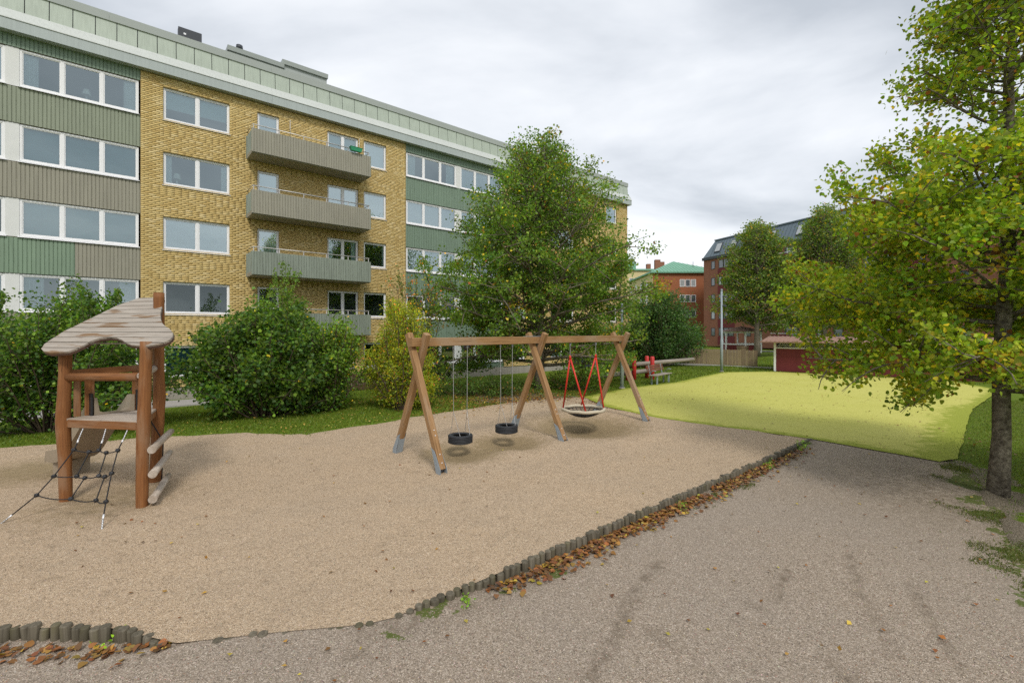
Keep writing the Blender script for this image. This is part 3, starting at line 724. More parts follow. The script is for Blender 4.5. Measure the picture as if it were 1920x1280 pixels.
# balconies -----------------------------------------------------
for r in range(4):
    zb = SILL[r] - 1.0; a, c = 1.93, 7.58
    bl = MB().box((a + .03, -1.17, zb), (c - .03, 0.0, zb + 0.17)).build('balcony', M['soffit'], bld)
    fm = M[['taupe', 'taupe', 'taupe_green', 'taupe_green'][r]]
    corr(a, c, zb + .03, zb + 1.1, -1.24, 0.119).build('front_panel', fm, bl)
    for x in (a, c):
        sp_ = corr(-1.235, -0.02, zb + .03, zb + 1.1, 0, 0.119)
        sp_.v = [Vector((x + (-v.y if x == a else v.y - .06) * 1.0 + (0.06 if x == a else 0.0) - (0.0), v.x, v.z)) for v in sp_.v]
        sp_.build('side_panel', M['taupe_green'], bl)
    rl = MB(); zr = zb + 1.3
    rl.tube([(a + .06, 0, zr), (a + .06, -1.15, zr), (c - .06, -1.15, zr), (c - .06, 0, zr)], 0.024, 8); rl.build('handrail', M['rail'], bl)
    for k in range(6):
        x = a + .1 + (c - a - .2) * k / 5
        MB().tube([(x, -1.15, zb + .17), (x, -1.15, zr)], 0.02, 6).build('rail_post', M['rail'], bl)
    for k in range(2):
        x = (3.6, 7.0)[k]
        if r == 0: MB().tube([(x, -1.12, zb + 1.1), (x, -1.12, zb + 1.95)], 0.014, 6).build('awning_pole', M['rail'], bl)
# eaves and roof edge -------------------------------------------
def prof(a, c, pts, nm, mat):
    vs = [(a, y, z) for y, z in pts] + [(c, y, z) for y, z in pts]; n = len(pts)
    return MB().add(vs, [(i, (i + 1) % n, n + (i + 1) % n, n + i) for i in range(n)] + [tuple(range(n)), tuple(range(2 * n - 1, n - 1, -1))]).build(nm, mat, bld)
OV = 0.22
for a, c in [(S0, -9), (-9, -3), (-3, 3), (3, 9), (9, 15), (15, 21), (21, 27), (27, S1 + OV)]:
    prof(a + .002, c - .002, [(-0.30, 13.5), (-0.30, 13.9), (0.4, 13.9), (0.4, 13.5)], 'eave_fascia', M['fascia'])
    prof(a + .002, c - .002, [(-0.325, 13.905), (-0.325, 13.93), (-0.13, 14.32), (0.4, 14.32), (0.4, 13.905)], 'eave_band', M['pale_band'])
    prof(a + .002, min(c, S1 - .02) - .002, [(-0.10, 15.1), (-0.12, 15.42), (0.5, 15.46), (0.5, 15.1)], 'roof_cap', M['cap'])
pw = 0.66; k = 0; x = S0
while x < S1 - 0.05:
    e_ = min(x + pw, S1); sl_ = 0.0 if e_ < S1 - 1 else 0
    prof(x + .014, e_ - .014, [(-0.12, 14.322), (-0.055 + random.uniform(-.004, .004), 15.098), (0.3, 15.098), (0.3, 14.322)], 'roof_panel', M['patina'])
    x = e_
MB().box((S0, -0.03, 14.33), (S1 - .02, 0.2, 15.09)).build('parapet_wall', M['dark'], bld)
MB().box((S0, 0.5, 14.9), (S1 - .02, 11.7, 15.3)).build('roof_deck', M['bitumen'], bld)
for (a, c, zt) in ((1.55, 4.05, 16.78), (4.08, 6.35, 17.0)):
    h_ = MB().box((a, 2.0, 15.25), (c, 5.0, zt - .22)).build('roof_housing', M['cap'], bld)
    prof(a - .09, c + .04, [(1.9, zt - .22), (1.86, zt), (5.1, zt + .03), (5.1, zt - .22)], 'housing_cap', M['cap'])
MB().tube([(2.05, 2.3, 16.6), (2.05, 2.3, 16.95), (2.05, 2.3, 16.97), (2.05, 2.3, 17.15)], [0.1, 0.1, 0.17, 0.15], 10).build('roof_vent', M['dark'], bld)
MB().tube([(6.2, 2.2, 16.6), (6.2, 2.2, 17.15)], 0.012, 5).build('lightning_rod', M['dark'], bld)
MB().box((-0.62, 1.0, 15.3), (0.28, 1.35, 16.4)).build('vent_box', M['dark'], bld)
MB().box((-0.42, 0.985, 16.1), (-0.33, 0.999, 16.18)).build('vent_label', M['white'], bld)

def bpt(s, out, z): q = A0 + U * s + NN * out; return Vector((q[0], q[1], z))
# planters on the top balcony
def planter(name, label, s, out, z, mat):
    t = thing(name, label, 'planter', bpt(s, out, z), BANG, 'planters on the top balcony')
    b = MB(); w0, w1, d0, d1, h = 0.26, 0.32, 0.08, 0.11, 0.2
    vs = [(-w0, -d0, 0), (w0, -d0, 0), (w0, d0, 0), (-w0, d0, 0), (-w1, -d1, h), (w1, -d1, h), (w1, d1, h), (-w1, d1, h), (-w1 + .02, -d1 + .02, h), (w1 - .02, -d1 + .02, h), (w1 - .02, d1 - .02, h), (-w1 + .02, d1 - .02, h), (-w0, -d0, h - .04), (w0, -d0, h - .04), (w0, d0, h - .04), (-w0, d0, h - .04)]
    fs = [(0, 3, 2, 1), (0, 1, 5, 4), (1, 2, 6, 5), (2, 3, 7, 6), (3, 0, 4, 7), (4, 5, 9, 8), (5, 6, 10, 9), (6, 7, 11, 10), (7, 4, 8, 11), (8, 9, 13, 12), (9, 10, 14, 13), (10, 11, 15, 14), (11, 8, 12, 15)]
    b.add(vs, fs); b.build('box', mat, t); MB().add([(-w0, -d0, h - .04), (w0, -d0, h - .04), (w0, d0, h - .04), (-w0, d0, h - .04)], [(0, 1, 2, 3)]).build('soil', M['stem'], t)
    rim = MB(); rim.tube([(-w1, -d1, h), (w1, -d1, h), (w1, d1, h), (-w1, d1, h)], 0.012, 6, closed=True); rim.build('rim', mat, t)
planter('planter_box', 'bright green plastic planter hung outside the top balcony handrail', 6.75, 1.30, 11.80, M['plastic_green'])
planter('planter_box', 'dark green planter inside the right end of the top balcony', 7.15, 0.95, 11.62, M['green'])
# table lamps on window ledges
def table_lamp(label, s, z, sc_=1.0):
    t = thing('table_lamp', label, 'lamp', bpt(s, -0.34, z), 0, 'table lamps in the yellow block windows')
    MB().tube([(0, 0, 0), (0, 0, .02 * sc_), (0, 0, .03 * sc_), (0, 0, .12 * sc_), (0, 0, .26 * sc_)], [.07 * sc_, .07 * sc_, .02 * sc_, .035 * sc_, .012 * sc_], 10).build('base', M['white'], t)
    MB().tube([(0, 0, .24 * sc_), (0, 0, .44 * sc_)], [.14 * sc_, .09 * sc_], 14, cap=False).build('lampshade', M['lampshade'], t)
table_lamp('white table lamp in left pane of second storey pair window', -0.55, 6.13, 1.1)
table_lamp('white table lamp in right pane of second storey pair window', 0.62, 6.13, 1.1)
table_lamp('wide white table lamp in left pane of third storey pair window', -0.72, 8.93, 1.2)
table_lamp('white lamp behind middle pane of top left window band', -3.7, 11.73, 1.1)
# patio fence below the balconies
pf = thing('patio_fence', 'low brown picket fence round the ground floor patio', 'fence', bpt(4.9, 2.1, -0.47), BANG)
pm_ = MB().bar((0, 0, 0), (0, 0, .86), .085, .02, (0, 1, 0)).mesh('picket', M['picket_dark'])
for i in range(28): link('picket', pm_, pf, (i * .105, 0, random.uniform(-.02, .02)))
for z in (.2, .65): MB().bar((-.05, .03, z), (2.95, .03, z), .04, .07).build('rail', M['picket_dark'], pf)
# grey bin cabinet at the plinth
cb = thing('utility_cabinet', 'dark grey utility cabinet against the concrete plinth', 'cabinet', bpt(24.6, 0.5, -0.5), BANG)
MB().box((0, -.35, 0), (1.5, .3, .95)).build('body', M['dark'], cb); MB().box((-.04, -.4, .95), (1.54, .34, 1.0)).build('lid', M['plinth'], cb)
for x in (.02, .77): MB().box((x, -.37, .05), (x + .71, -.352, .9)).build('door', M['dark'], cb)

# ------------------------------------------------------------------ far buildings
def farglass(name, c, rough=0.08):
    m, t, b = newmat(name); b.inputs['Base Color'].default_value = c4(c); b.inputs['Roughness'].default_value = rough; b.inputs['Specular IOR Level'].default_value = 1.0; b.inputs['Coat Weight'].default_value = 0.6; b.inputs['Coat Roughness'].default_value = 0.02
    return m
M['far_glass'] = farglass('far_window_glass', (0.10, 0.12, 0.14)); M['far_curtain'] = farglass('far_curtained_glass', (0.34, 0.36, 0.37))
_fw = {}
def far_window(parent, x0, x1, z0, z1, frame='white', y=0.0, name='window', pal=None):
    W, Hh = x1 - x0, z1 - z0; gm = pal or random.choice(['far_glass', 'far_glass', 'far_curtain']); key = (round(W, 2), round(Hh, 2), frame, gm)
    if key not in _fw:
        q = 0.09; f = MB(); f.box((0, -.05, 0), (W, .02, q)).box((0, -.05, Hh - q), (W, .02, Hh)).box((0, -.05, q), (q, .02, Hh - q)).box((W - q, -.05, q), (W, .02, Hh - q))
        p = MB(); p.box((q, -.02, q), (W - q, .0, Hh - q)); _fw[key] = (f.mesh('window', M[frame]), p.mesh('pane', M[gm]))
    fm, pm = _fw[key]; o = link(name, fm, parent, (x0, y, z0)); link('pane', pm, o); return o
# red-brown brick block with a metal mansard
RBX, RBY = 33.1, 81.0; rb_dir = np.array([0.351, -0.936]); RBA = math.atan2(rb_dir[1], rb_dir[0])
rb = thing('brick_building', 'long red-brown brick block with blue-grey mansard roof on the right', 'building', (RBX, RBY, 0.25), RBA)
L = 58.0
MB().box((0, 0, -.3), (L, 14, 14.3)).build('wall', M['brick_red'], rb)
MB().box((-.2, -.25, 14.3), (L, 14.2, 14.75)).build('eave', M['dark'], rb)
def poly_prism(parent, nm, mat, vs, fs): return MB().add(vs, fs).build(nm, mat, parent)
mans = poly_prism(rb, 'roof', M['roof_blue'], [(-.1, -.1, 14.75), (L, -.1, 14.75), (L, 14, 14.75), (-.1, 14, 14.75), (1.3, 1.3, 17.6), (L, 1.3, 17.6), (L, 12.6, 17.6), (1.3, 12.6, 17.6)], [(0, 1, 5, 4), (1, 2, 6, 5), (2, 3, 7, 6), (3, 0, 4, 7), (4, 5, 6, 7)])
sm_mesh = MB().bar((0, -.11, 14.76), (0, 1.29, 17.62), 0.045, 0.07, (0, -1, .5)).mesh('roof_seam', M['roof_blue'])
xs = 1.6
while xs < L: link('roof_seam', sm_mesh, mans, (xs, 0, 0)); xs += 0.62
MB().box((1.2, 1.15, 17.6), (L, 1.45, 17.78)).build('roof_edge', M['roof_blue'], rb)
MB().box((14.5, 3.0, 17.6), (19, 8, 18.1)).build('roof_housing', M['dark'], rb)
for xw in [2.3, 5.5, 8.6, 12.5, 17.2, 20.6, 24.0, 27.4, 30.8, 34.2, 37.6, 41.0, 44.4]:
    f = MB(); yA, zA, yB, zB = .22, 15.45, .90, 16.85
    def q(x, t, off): return (x, yA + (yB - yA) * t - off * .9, zA + (zB - zA) * t + off * .44)
    vs = [q(xw - .08, -.06, .14), q(xw + 1.18, -.06, .14), q(xw + 1.18, 1.06, .14), q(xw - .08, 1.06, .14), q(xw - .08, -.06, -.15), q(xw + 1.18, -.06, -.15), q(xw + 1.18, 1.06, -.15), q(xw - .08, 1.06, -.15)]
    f.add(vs, [(0, 1, 2, 3), (0, 4, 5, 1), (1, 5, 6, 2), (2, 6, 7, 3), (3, 7, 4, 0)]); fo = f.build('roof_window', M['dark'], rb)
    MB().add([q(xw, 0.02, .15), q(xw + 1.1, 0.02, .15), q(xw + 1.1, .98, .15), q(xw, .98, .15)], [(0, 1, 2, 3)]).build('pane', M['far_curtain'], fo)
for r in range(5):
    zc = 13.3 - 2.8 * r
    far_window(rb, 1.75, 2.6, zc - .7, zc + .65, 'dark_window', -.002)
    for x in (3.4, 4.45, 5.5): far_window(rb, x, x + 1.0, zc - .7, zc + .65, 'dark_window', -.002)
    MB().box((3.2, -.04, zc - 2.1), (6.7, -.003, zc - .75)).build('spandrel_panel', M['shed'], rb)
    for x in (8.6, 10.6, 20.4, 22.6, 26.2, 28.4, 33.0, 35.2, 38.6, 40.8, 44.5): far_window(rb, x, x + 1.2, zc - .7, zc + .65, 'dark_window', -.002)
    for x in (15.6, 30.4):
        nb = MB().box((x, -.03, zc - 1.35), (x + 2.2, -.004, zc + .75)).build('balcony', M['dark'], rb)
        for k in range(2): MB().box((x + .35 + k * .8, -.06, zc - 1.2), (x + 1.05 + k * .8, -.032, zc + .6)).build('door_pane', M['far_curtain'], nb)
        MB().box((x - 1.2, -1.3, zc - 1.5), (x + 2.2, -.004, zc - 1.35)).build('floor', M['plinth'], nb)
        MB().box((x - 1.2, -1.32, zc - 1.4), (x + 2.2, -1.26, zc - .4)).build('front_panel', M['shed'], nb)
        MB().bar((x - 1.2, -1.29, zc - .22), (x + 2.2, -1.29, zc - .22), .06, .06).build('handrail', M['white'], nb)
for x in (22.0, 23.5, 25.2, 26.8, 30, 31.5):                              # rooftop rail and aerials
    MB().tube([(x, 2.2, 17.6), (x, 2.2, 19.0)], .035, 5).build('roof_rail_post', M['rail'], rb)
MB().tube([(22, 2.2, 19.0), (31.5, 2.2, 19.0)], .03, 5).build('roof_rail', M['rail'], rb)
MB().tube([(20.6, 3, 17.6), (20.6, 3, 20.1)], .03, 5).build('aerial', M['dark'], rb)
MB().tube([(20.2, 3, 19.4), (21.0, 3, 19.4)], .03, 5).build('aerial_arm', M['dark'], rb)
# orange brick block with green hip roof
ob = thing('brick_building', 'orange brick block with green hipped roof and cream side wall', 'building', (26.4, 88.0, 0))
MB().box((0, 0, -.3), (13, 18, 13.3)).build('wall', M['brick_orange'], ob)
MB().box((-.06, .02, -.3), (-.002, 18, 13.3)).build('side_wall', M['cream'], ob)
MB().box((-.5, -.5, 13.3), (13.5, 18.5, 13.55)).build('eave', M['roof_green'], ob)
rf = poly_prism(ob, 'roof', M['roof_green'], [(-.5, -.5, 13.56), (13.5, -.5, 13.56), (13.5, 18.5, 13.56), (-.5, 18.5, 13.56), (6.4, 7.6, 16.6), (6.4, 11, 16.6)], [(0, 1, 4), (1, 2, 5, 4), (2, 3, 5), (3, 0, 4, 5)])
for k in range(1, 22):                                                    # seams on the front slope
    x = -.5 + 14 * k / 22; t = min((x + .5) / 6.9, (13.5 - x) / 7.1); MB().bar((x, -.5, 13.6), (x, -.5 + 8.1 * t, 13.6 + 3.04 * t), .05, .06).build('roof_seam', M['roof_green'], rf)
for (x, y) in ((3.2, 9.0), (5.0, 12.0)): MB().box((x, y, 14.6), (x + 1.1, y + .8, 17.2)).build('chimney', M['brick_red'], ob)
MB().tube([(8.7, 3, 14.5), (8.7, 3, 15.9)], .05, 5).build('vent_pipe', M['dark'], ob)
for zc in (11.45, 8.55, 5.65, 2.75):
    for x in (5.05, 6.1, 7.15): far_window(ob, x, x + .92, zc - .68, zc + .68, 'white', -.002)
    for y in (3, 7, 11, 15):
        o = far_window(ob, 0, 1.2, zc - .68, zc + .68, 'white'); o.location = (-.065, y + 1.2, zc - .68); o.rotation_euler = (0, 0, -math.pi / 2)
cbk = thing('rendered_building', 'distant cream rendered block left of the green hipped roof', 'building', (25.5, 118, 0))
MB().box((0, 0, -.3), (14, 12, 17.6)).build('wall', M['cream'], cbk); MB().box((-.4, -.4, 17.6), (14.4, 12.4, 18.0)).build('roof', M['roof_green'], cbk)
MB().box((4, 2, 18), (6.2, 4, 20)).build('roof_housing', M['roof_green'], cbk); MB().box((9, 2, 18), (10, 3, 19.6)).build('chimney', M['brick_red'], cbk)
for zc in (15, 12, 9, 6):
    for x in (1, 4, 7, 10): far_window(cbk, x, x + 1.3, zc - .7, zc + .7, 'white', -.002)

# ------------------------------------------------------------------ shed, gazebo, fences, lamps, bench
SD = np.array([0.764, -0.645]); SDA = math.atan2(SD[1], SD[0])
shed = thing('garden_shed', 'low dark red shed with white lattice band beyond the yellow turf', 'shed', (16.25, 29.0, 0), SDA)
SL = 10.2
bm_ = MB().box((0, -.022, 0), (SL, 0, .112)).mesh('board', M['shed'])
for k in range(12): link('board', bm_, shed, (0, random.uniform(-.003, .003), .03 + k * .115))
MB().box((.02, .0, -.1), (SL - .02, 3.6, 1.42)).build('wall', M['shed'], shed)
MB().box((.05, .3, 1.42), (SL - .05, 3.5, 1.8)).build('loft', M['dark'], shed)
for x in (0, 3, 6, 9): MB().box((x - .06, -.045, 0 if x == 0 else 1.42), (x + .06, -.023, 1.80)).build('post', M['white'], shed)
for z in (1.42, 1.76): MB().box((.06, -.04, z), (SL - .06, -.024, z + .05)).build('trim_board', M['white'], shed)
ls = MB().bar((0, 0, 0), (.27, 0, .29), .012, .035, (0, 1, 0)).mesh('lattice_slat', M['white'])
for k in range(int((SL - .4) / .11)): link('lattice_slat', ls, shed, (.08 + k * .11, -.012, 1.47))
sr = MB(); sr.add([(-.7, -.6, 1.84), (SL + .5, -.6, 1.84), (SL + .5, 1.8, 2.14), (-.7, 1.8, 2.14), (-.7, 4.2, 1.84), (SL + .5, 4.2, 1.84), (-.7, -.6, 1.78), (SL + .5, -.6, 1.78), (SL + .5, 4.2, 1.78), (-.7, 4.2, 1.78)], [(0, 1, 2, 3), (3, 2, 5, 4), (6, 7, 1, 0), (6, 9, 8, 7), (0, 3, 4, 9, 6), (1, 7, 8, 5, 2), (4, 5, 8, 9)])
sro = sr.build('roof', M['tile'], shed)
tl = MB().tube([(0, -.6, 1.835), (0, 1.8, 2.135)], .05, 6).mesh('tile_row', M['tile'])
for k in range(47): link('tile_row', tl, sro, (-.6 + k * .235, 0, 0))
# gazebo
gz_ = thing('gazebo', 'small white and red garden gazebo behind the picket fence', 'gazebo', (24.2, 49.5, 0.24))
hexp = [(1.9 * math.cos(R(60 * k + 15)), 1.9 * math.sin(R(60 * k + 15))) for k in range(6)]
for k in range(6):
    a, c = hexp[k], hexp[(k + 1) % 6]
    MB().bar((a[0], a[1], 0), (a[0], a[1], 2.15), .13, .13).build('post', M['white'], gz_)
    MB().bar((a[0], a[1], 2.1), (c[0], c[1], 2.1), .08, .14).build('top_rail', M['white'], gz_)
    if k != 1:
        MB().bar((a[0], a[1], .5), (c[0], c[1], .5), .04, .62).build('panel', M['shed'], gz_)
        for z in (.12, .88): MB().bar((a[0], a[1], z), (c[0], c[1], z), .09, .13).build('rail', M['white'], gz_)
rv = [(x * 1.25, y * 1.25, 2.2) for x, y in hexp] + [(0, 0, 2.75)]
MB().add(rv, [(k, (k + 1) % 6, 6) for k in range(6)] + [tuple(range(5, -1, -1))]).build('roof', M['tile'], gz_)
# tan wooden tub beside the tree
tub = thing('wooden_tub', 'small tan wooden tub beside the tree trunk at the gazebo', 'tub', (22.9, 46.6, .24))
MB().tube([(0, 0, 0), (0, 0, .35), (0, 0, .75)], [.42, .5, .55], 14, cap=False).build('side', M['picket'], tub)
MB().tube([(0, 0, .04), (0, 0, .66)], [.41, .52], 14).build('soil', M['stem'], tub)
for z, r in ((.2, .475), (.6, .54)): MB().tube([(r * math.cos(k * math.pi / 8), r * math.sin(k * math.pi / 8), z) for k in range(16)], .025, 5, closed=True).build('hoop', M['tile'], tub)
# picket fence
pfn = thing('picket_fence', 'weathered vertical board fence beside the dark red shed', 'fence', (16.9, 32.4, 0.0), math.atan2(4.4, -5.0))
pk = MB().bar((0, 0, 0.03), (0, 0, 1.15), .092, .02, (0, 1, 0)).mesh('picket', M['picket'])
pk2 = MB().bar((0, 0, 0.03), (0, 0, 1.15), .092, .02, (0, 1, 0)).mesh('picket', wood('pale_picket', (0.33, 0.25, 0.14), (0.46, 0.36, 0.21)))
for k in range(92): link('picket', random.choice((pk, pk, pk2)), pfn, (k * .106, random.uniform(-.006, .006), random.uniform(-.015, .015)))
for z in (.3, .9): MB().bar((-.02, -.035, z), (9.75, -.035, z), .04, .08).build('rail', M['picket'], pfn)
# lamp posts
def lamp_post(loc, h, label, spot=True):
    t = thing('lamp_post', label, 'lamp post', loc, 0, 'grey lamp posts round the turf')
    MB().tube([(0, 0, -.2), (0, 0, 1.95), (0, 0, 2.0), (0, 0, h)], [.085, .082, .062, .055], 12).build('pole', M['galv'], t)
    MB().tube([(0, 0, 0.0), (0, 0, .05)], [.14, .13], 12).build('base_collar', M['plinth'], t)
    MB().tube([(0, 0, h - .01), (0, 0, h + .08)], [.07, .05], 10).build('cap', M['galv'], t)
    hd = MB(); hd.bar((.06, 0, h - .35), (.32, -.05, h - .42), .22, .1, bev=.03); ho = hd.build('lamp_head', M['dark'], t)
    MB().bar((.10, 0, h - .405), (.31, -.045, h - .465), .17, .02).build('lens', M['white'], ho)
    if spot: MB().bar((.06, -.02, h - .9), (.24, -.12, h - .98), .16, .12, bev=.03).build('floodlight', M['dark'], t)
lamp_post(tuple(G(1353, 697)), 4.95, 'tall grey steel lamp post at the back edge of the yellow turf')
q = G(1166, 728); lamp_post(tuple(q), 3.6, 'slim grey lamp post standing behind the right swing leg', False)
# bench
p0 = G(1231, 723); p1 = G(1262, 716); bd = (p1 - p0)[:2]; ba = math.atan2(bd[1], bd[0])
bench = thing('park_bench', 'park bench with grey seat and red backrest by the turf edge', 'bench', tuple((p0 + p1) / 2), ba)
for k in range(4): MB().bar((-.95, .06 + k * .105, .44), (.95, .06 + k * .105, .44), .09, .035, bev=.008).build('seat_slat', M['rail_log'], bench)
for k in range(3): MB().bar((-.95, .47 + k * .03, .62 + k * .105), (.95, .47 + k * .03, .62 + k * .105), .03, .09, (0, -.25, 1), bev=.008).build('backrest_slat', wood('faded_red_slat', (0.20, 0.075, 0.05), (0.36, 0.20, 0.15)) if k == 0 else bpy.data.materials['faded_red_slat'], bench)
for x in (-.7, .7):
    MB().bar((x, .1, -.1), (x, .1, .42), .06, .06).build('leg', M['galv'], bench); MB().bar((x, .36, -.1), (x, .36, .42), .06, .06).build('leg', M['galv'], bench)
    MB().bar((x, .05, .41), (x, .45, .41), .05, .03).build('bracket', M['galv'], bench)
    MB().bar((x, .42, .40), (x, .53, .9), .05, .03).build('back_support', M['galv'], bench)
    MB().tube([(x * 1.3, .38, .5), (x * 1.3, .2, .66), (x * 1.3, .06, .64)], .018, 6).build('armrest', M['galv'], bench)
# balance logs with red posts
bt = thing('balance_logs', 'grey balance logs held by short red posts beside the bench', 'play equipment', (6.2, 24.0, 0))
O = (6.2, 24.0, 0)
def rel(p): return (p[0] - O[0], p[1] - O[1], p[2] - O[2])
MB().tube([rel(P(1178, 684, 24.2)), rel(P(1300, 673.5, 26.5))], [.12, .10], 10).build('log', M['rail_log'], bt)
MB().tube([rel(P(1074, 711, 22.6)), rel(P(1222, 694, 24.6))], [.13, .11], 10).build('log', M['rail_log'], bt)
for (x, yt, Y) in ((1189, 668, 23.9), (1213, 667, 24.9), (1223, 668, 24.2), (1177, 690, 23.6)):
    a = P(x, yt, Y); MB().tube([rel((a[0], a[1], -.1)), rel((a[0], a[1], a[2] - .04)), rel((a[0], a[1], a[2]))], [.11, .11, .07], 10).build('post', M['red_post'], bt)

# ------------------------------------------------------------------ play tower
LF, RF, BR = G(123, 938), G(265, 948), G(290, 901.6)
TO = tuple((LF + RF + BR) / 3)
tw = thing('play_tower', 'reddish timber play tower with weathered plank roof, slide and climbing net', 'play tower', TO)
def mbt(): return MB(TO)
def post(pts, Y, r0):
    ps = []; rs = []
    for i, (x, y, r) in enumerate(pts): ps.append(P(x, y, Y)); rs.append(r * r0)
    ps[0][2] = -.25
    # finer, slightly knotty
    pp = []; rr = []
    for i in range(len(ps) - 1):
        for k in range(5):
            t = k / 5; pp.append(ps[i] * (1 - t) + ps[i + 1] * t); rr.append((rs[i] * (1 - t) + rs[i + 1] * t) * (1 + random.uniform(-.03, .03)))
    pp.append(ps[-1]); rr.append(rs[-1])
    mbt().tube(pp, rr, 14).build('post', M['wood_red'], tw)
post([(124, 945, .98), (122, 860, 1.02), (118, 790, 1.13), (122, 710, .98), (123, 650, 1.0)], LF[1], .077)
post([(266, 955, .95), (267, 860, 1.0), (270, 785, 1.08), (272, 715, .98), (275, 640, 1.0)], RF[1], .077)
post([(290, 908, 1.05), (294, 830, 1.05), (299, 745, 1.12), (297, 690, .98), (298, 600, 1.0), (298, 549, .95)], BR[1], .08)
# roof: plane through the post heads, boards parallel to the front edge
e1 = Vector(RF - LF); e1.z = 0; e1.normalize()
tl_, tr_ = Vector(P(123, 648, LF[1])), Vector(P(275, 645, RF[1])); tb_ = Vector(P(298, 577, BR[1]))
z0_ = (tl_.z + tr_.z) / 2; tl_.z = tr_.z = z0_
nrm = (tr_ - tl_).cross(tb_ - tl_).normalized()
if nrm.z < 0: nrm = -nrm
e2 = nrm.cross(e1).normalized()
if e2.z < 0: e2 = -e2
def onplane(x, y, o, n):
    d = Vector(((x - 960) / F, 1, (620 - y) / F)); c = Vector((0, 0, EYE)); t = (o - c).dot(n) / d.dot(n); return c + d * t
ROOF = [(79, 656), (84, 661), (95, 664), (128, 662), (143, 657), (158, 650), (172, 642), (187, 637), (205, 635), (220, 636), (230, 640), (239, 646), (248, 649), (257, 650), (276, 651), (294, 649), (308, 646), (319, 641), (325, 635), (326, 627), (319, 619), (311, 614), (306, 609), (302.5, 600), (302, 590), (305, 577), (308, 561), (264, 560), (243, 567), (220, 575), (192, 589), (165, 602), (143, 613), (121, 623), (100, 637), (84.5, 647)]
rp = [onplane(x, y, tl_, nrm) for x, y in ROOF]
pq = [((p - tl_).dot(e1), (p - tl_).dot(e2)) for p in rp]
def clip(poly, axis, val, keep_hi):
    out = []
    for i in range(len(poly)):
        a, b = poly[i], poly[(i + 1) % len(poly)]; ia = (a[axis] >= val) == keep_hi; ib = (b[axis] >= val) == keep_hi
        if ia: out.append(a)
        if ia != ib:
            t = (val - a[axis]) / (b[axis] - a[axis]); out.append(tuple(a[k] + (b[k] - a[k]) * t for k in (0, 1)))
    return out
def slab(poly, o, a1, a2, n_, t0, t1, grain=None):
    lo = [o + a1 * p + a2 * q_ + n_ * t0 for p, q_ in poly]; hi = [o + a1 * p + a2 * q_ + n_ * t1 for p, q_ in poly]; n = len(poly); r0 = random.random() * 40
    gs = [(p + r0, q_ + r0, 0) for p, q_ in poly] * 2
    return mbt().add(lo + hi, [tuple(range(n - 1, -1, -1)), tuple(range(n, 2 * n))] + [(i, (i + 1) % n, n + (i + 1) % n, n + i) for i in range(n)], gs)
roof = slab(pq, tl_, e1, e2, nrm, -.035, -.004).build('roof', M['picket_dark'], tw)
qs = [p[1] for p in pq]; qa, qb = min(qs), max(qs); nb = 12
for k in range(nb):
    a = qa + (qb - qa) * k / nb; c = qa + (qb - qa) * (k + 1) / nb - .016
    pl = clip(clip(pq, 1, a, True), 1, c, False)
    if len(pl) > 2: slab(pl, tl_, e1, e2, nrm, random.uniform(-.003, 0), .024 + random.uniform(-.002, .003)).build('roof_plank', M['wood_roof'], roof)
# platform
PZ = 1.22
tri = [((Vector(p) - Vector(LF)).dot(e1), (Vector(p) - Vector(LF)).dot(Vector((-e1.y, e1.x, 0)))) for p in (LF, RF, BR)]
f2 = Vector((-e1.y, e1.x, 0)); tri = [(tri[0][0] + .02, tri[0][1] - .02), (tri[1][0] - .02, tri[1][1] - .02), (tri[2][0] + .05, tri[2][1]), (tri[2][0] - .1, tri[2][1])]
pfm = slab(tri, Vector((LF[0], LF[1], PZ - .1)), e1, f2, Vector((0, 0, 1)), -.03, .06).build('platform', M['wood_red'], tw)
for k in range(9):
    a = -.02 + k * .125; pl = clip(clip(tri, 1, a, True), 1, a + .119, False)
    if len(pl) > 2: slab(pl, Vector((LF[0], LF[1], PZ - .035)), e1, f2, Vector((0, 0, 1)), 0, .03 + random.uniform(-.002, .002)).build('platform_plank', M['wood_grey'], pfm)
def on(a, b, k, z): p = a + (b - a) * k; return Vector((p[0], p[1], z))
mbt().bar(on(LF, RF, .05, PZ - .08), on(LF, RF, .95, PZ - .08), .045, .12, bev=.006).build('platform_beam', M['wood_red'], tw)
mbt().tube([on(LF, RF, .04, 1.82), on(LF, RF, .5, 1.83), on(LF, RF, .97, 1.84)], [.062, .058, .06], 12).build('rail', M['wood_red'], tw)
mbt().tube([on(RF, BR, -.02, 1.86), on(RF, BR, 1.05, 1.88)], [.05, .055], 12).build('rail', M['wood_grey'], tw)
mbt().bar(on(LF, BR, .02, 1.87), on(LF, BR, .98, 1.9), .045, .10, bev=.006).build('rail', M['wood_red'], tw)
for k, wd in ((.118, .085), (.246, .115), (.775, .11)):
    mbt().bar(on(LF, BR, k, PZ), on(LF, BR, k, 1.84), wd, .035, Vector((BR - LF)).cross(Vector((0, 0, 1))), bev=.01).build('rail_board', M['wood_red'], tw)
